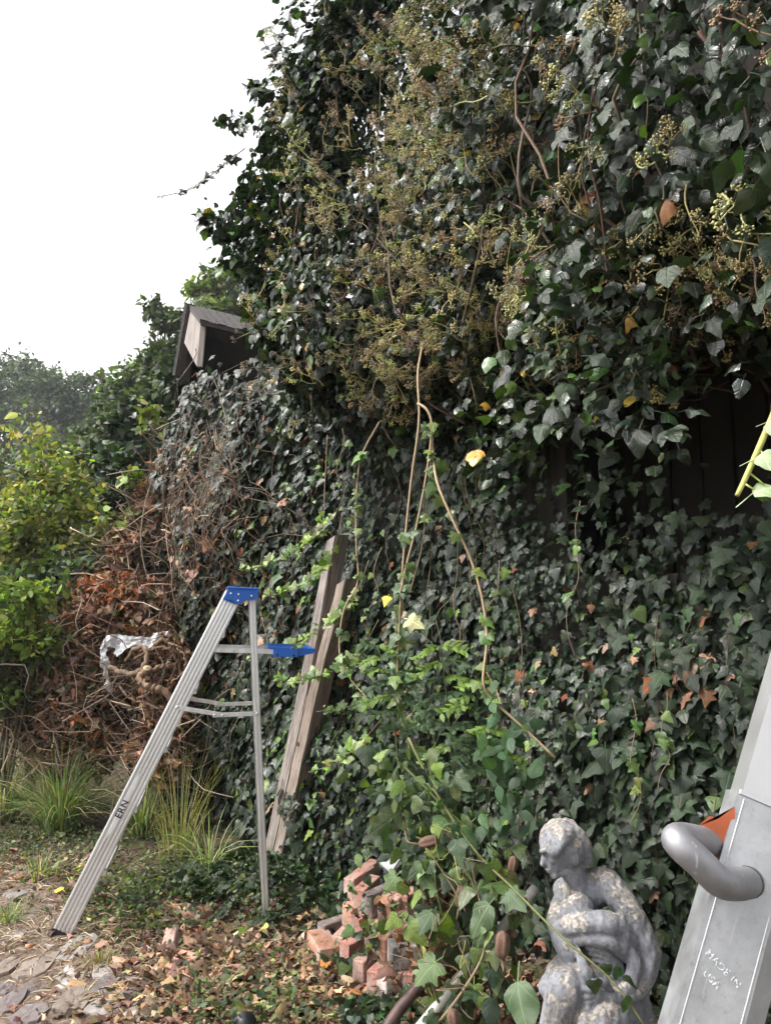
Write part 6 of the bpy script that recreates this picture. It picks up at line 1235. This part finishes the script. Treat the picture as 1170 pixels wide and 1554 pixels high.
# ------------------------------------------------------------------ bright weed with feathery leaves against the wall
def pinnate_weed():
    r = np.random.default_rng(95); base = W(0.75, 0.0, 0.16)
    t = thing('pinnate_weed', base, 'bright green weed with feathery leaves growing against the ivy wall', 'weed')
    TV, TF = leaf_shape([(0.2, 0.12), (0.27, 0.4), (0.16, 0.75)], [0, 0.45, 1.0], 0.2, 0.15, 0, 3); pos, nr, tp, sz, tn = [], [], [], [], []
    Bs = Batch(); stems = [[(700, 1330, 3.15), (690, 1200, 3.1), (680, 1080, 3.05), (668, 980, 3.05)], [(705, 1330, 3.15), (720, 1200, 3.05), (725, 1100, 3.0), (722, 1010, 3.0)], [(690, 1330, 3.2), (640, 1180, 3.15), (600, 1060, 3.2), (572, 980, 3.25)], [(710, 1330, 3.1), (740, 1220, 2.98), (748, 1160, 2.95), (745, 1090, 2.95)]]
    for k, s in enumerate(stems):
        P = smooth_path([at(*p) for p in s], 26); tube(Bs, P, [0.004, 0.002], 5, (0.10, 0.15, 0.05))
        for i in range(11, 26, 2 if k < 3 else 4):
            p = P[i]
            for sd in (-1, 1):
                ax = nrm(np.array([sd * r.uniform(0.5, 1.0), -r.uniform(0.2, 0.7), r.uniform(-0.15, 0.45)])); L_ = r.uniform(0.09, 0.16) * (1.0 if i < 23 else 0.7); pts = p + ax * np.linspace(0, L_, 8)[:, None] + np.array([0, 0, -0.35]) * (np.linspace(0, 1, 8) ** 2 * L_)[:, None]; tube(Bs, pts, [0.0014, 0.0008], 3, (0.13, 0.2, 0.05), None, False)
                bright = (i > 20 and r.uniform() < 0.6) or r.uniform() < 0.12; c = (0.115, 0.185, 0.032) if bright else (0.036, 0.066, 0.026)
                for j in range(1, 8):
                    for s2 in (-1, 1):
                        d = nrm(ax * 0.6 + s2 * np.cross(ax, [0, -0.3, 0.9]) * 0.9); pos.append(pts[j]); nr.append(np.array([-0.2, -0.5, 0.8]) + r.normal(0, 0.25, 3)); tp.append(d + r.normal(0, 0.1, 3)); sz.append(r.uniform(0.028, 0.04)); tn.append(np.array(c) * math.exp(r.normal(0, 0.18)))
    Bs.build('stem', M['stem'], t); B = Batch(); B.scatter((TV, TF), np.array(pos), frames_from(nrm(np.array(nr)), np.array(tp)), np.array(sz), np.array(tn)); B.build('leaflets', M['leaf'], t, kind='stuff')
    # broad serrate leaves lower down
    n = 60; P = np.array([at(r.normal(770, 24), r.normal(1165, 55), r.normal(2.86, 0.04)) for _ in range(n)]); B = Batch(); place_leaves(B, T_OVATE, P, nrm(np.array([-0.4, -0.7, 0.5]) + r.normal(0, 0.35, (n, 3))), nrm(np.array([-0.2, -0.3, -0.6]) + r.normal(0, 0.6, (n, 3))), 0.062 * np.exp(r.normal(0, 0.2, n)), rand_tint(n, [(0.045, 0.09, 0.035), (0.035, 0.075, 0.03)], 0.2, 0.08, r), r); B.build('broad_leaves', M['leaf'], t, kind='stuff')
pinnate_weed()
# ------------------------------------------------------------------ thin hazy air over the garden
def haze():
    V, F = box_geo(-70, 60, -8, 75, -3.0, 24.0)
    m, N, L = new_mat('haze_air'); v = N.new('ShaderNodeVolumePrincipled'); v.inputs['Color'].default_value = (0.93, 0.96, 1.0, 1); v.inputs['Density'].default_value = 0.0013; v.inputs['Anisotropy'].default_value = 0.3
    o = N.new('ShaderNodeOutputMaterial'); L.new(v.outputs[0], o.inputs['Volume'])
    link('haze', mesh_of('haze', V, F, smooth=False, mat=m), kind='stuff', label='thin pale hazy air filling the whole garden', category='haze')
haze()
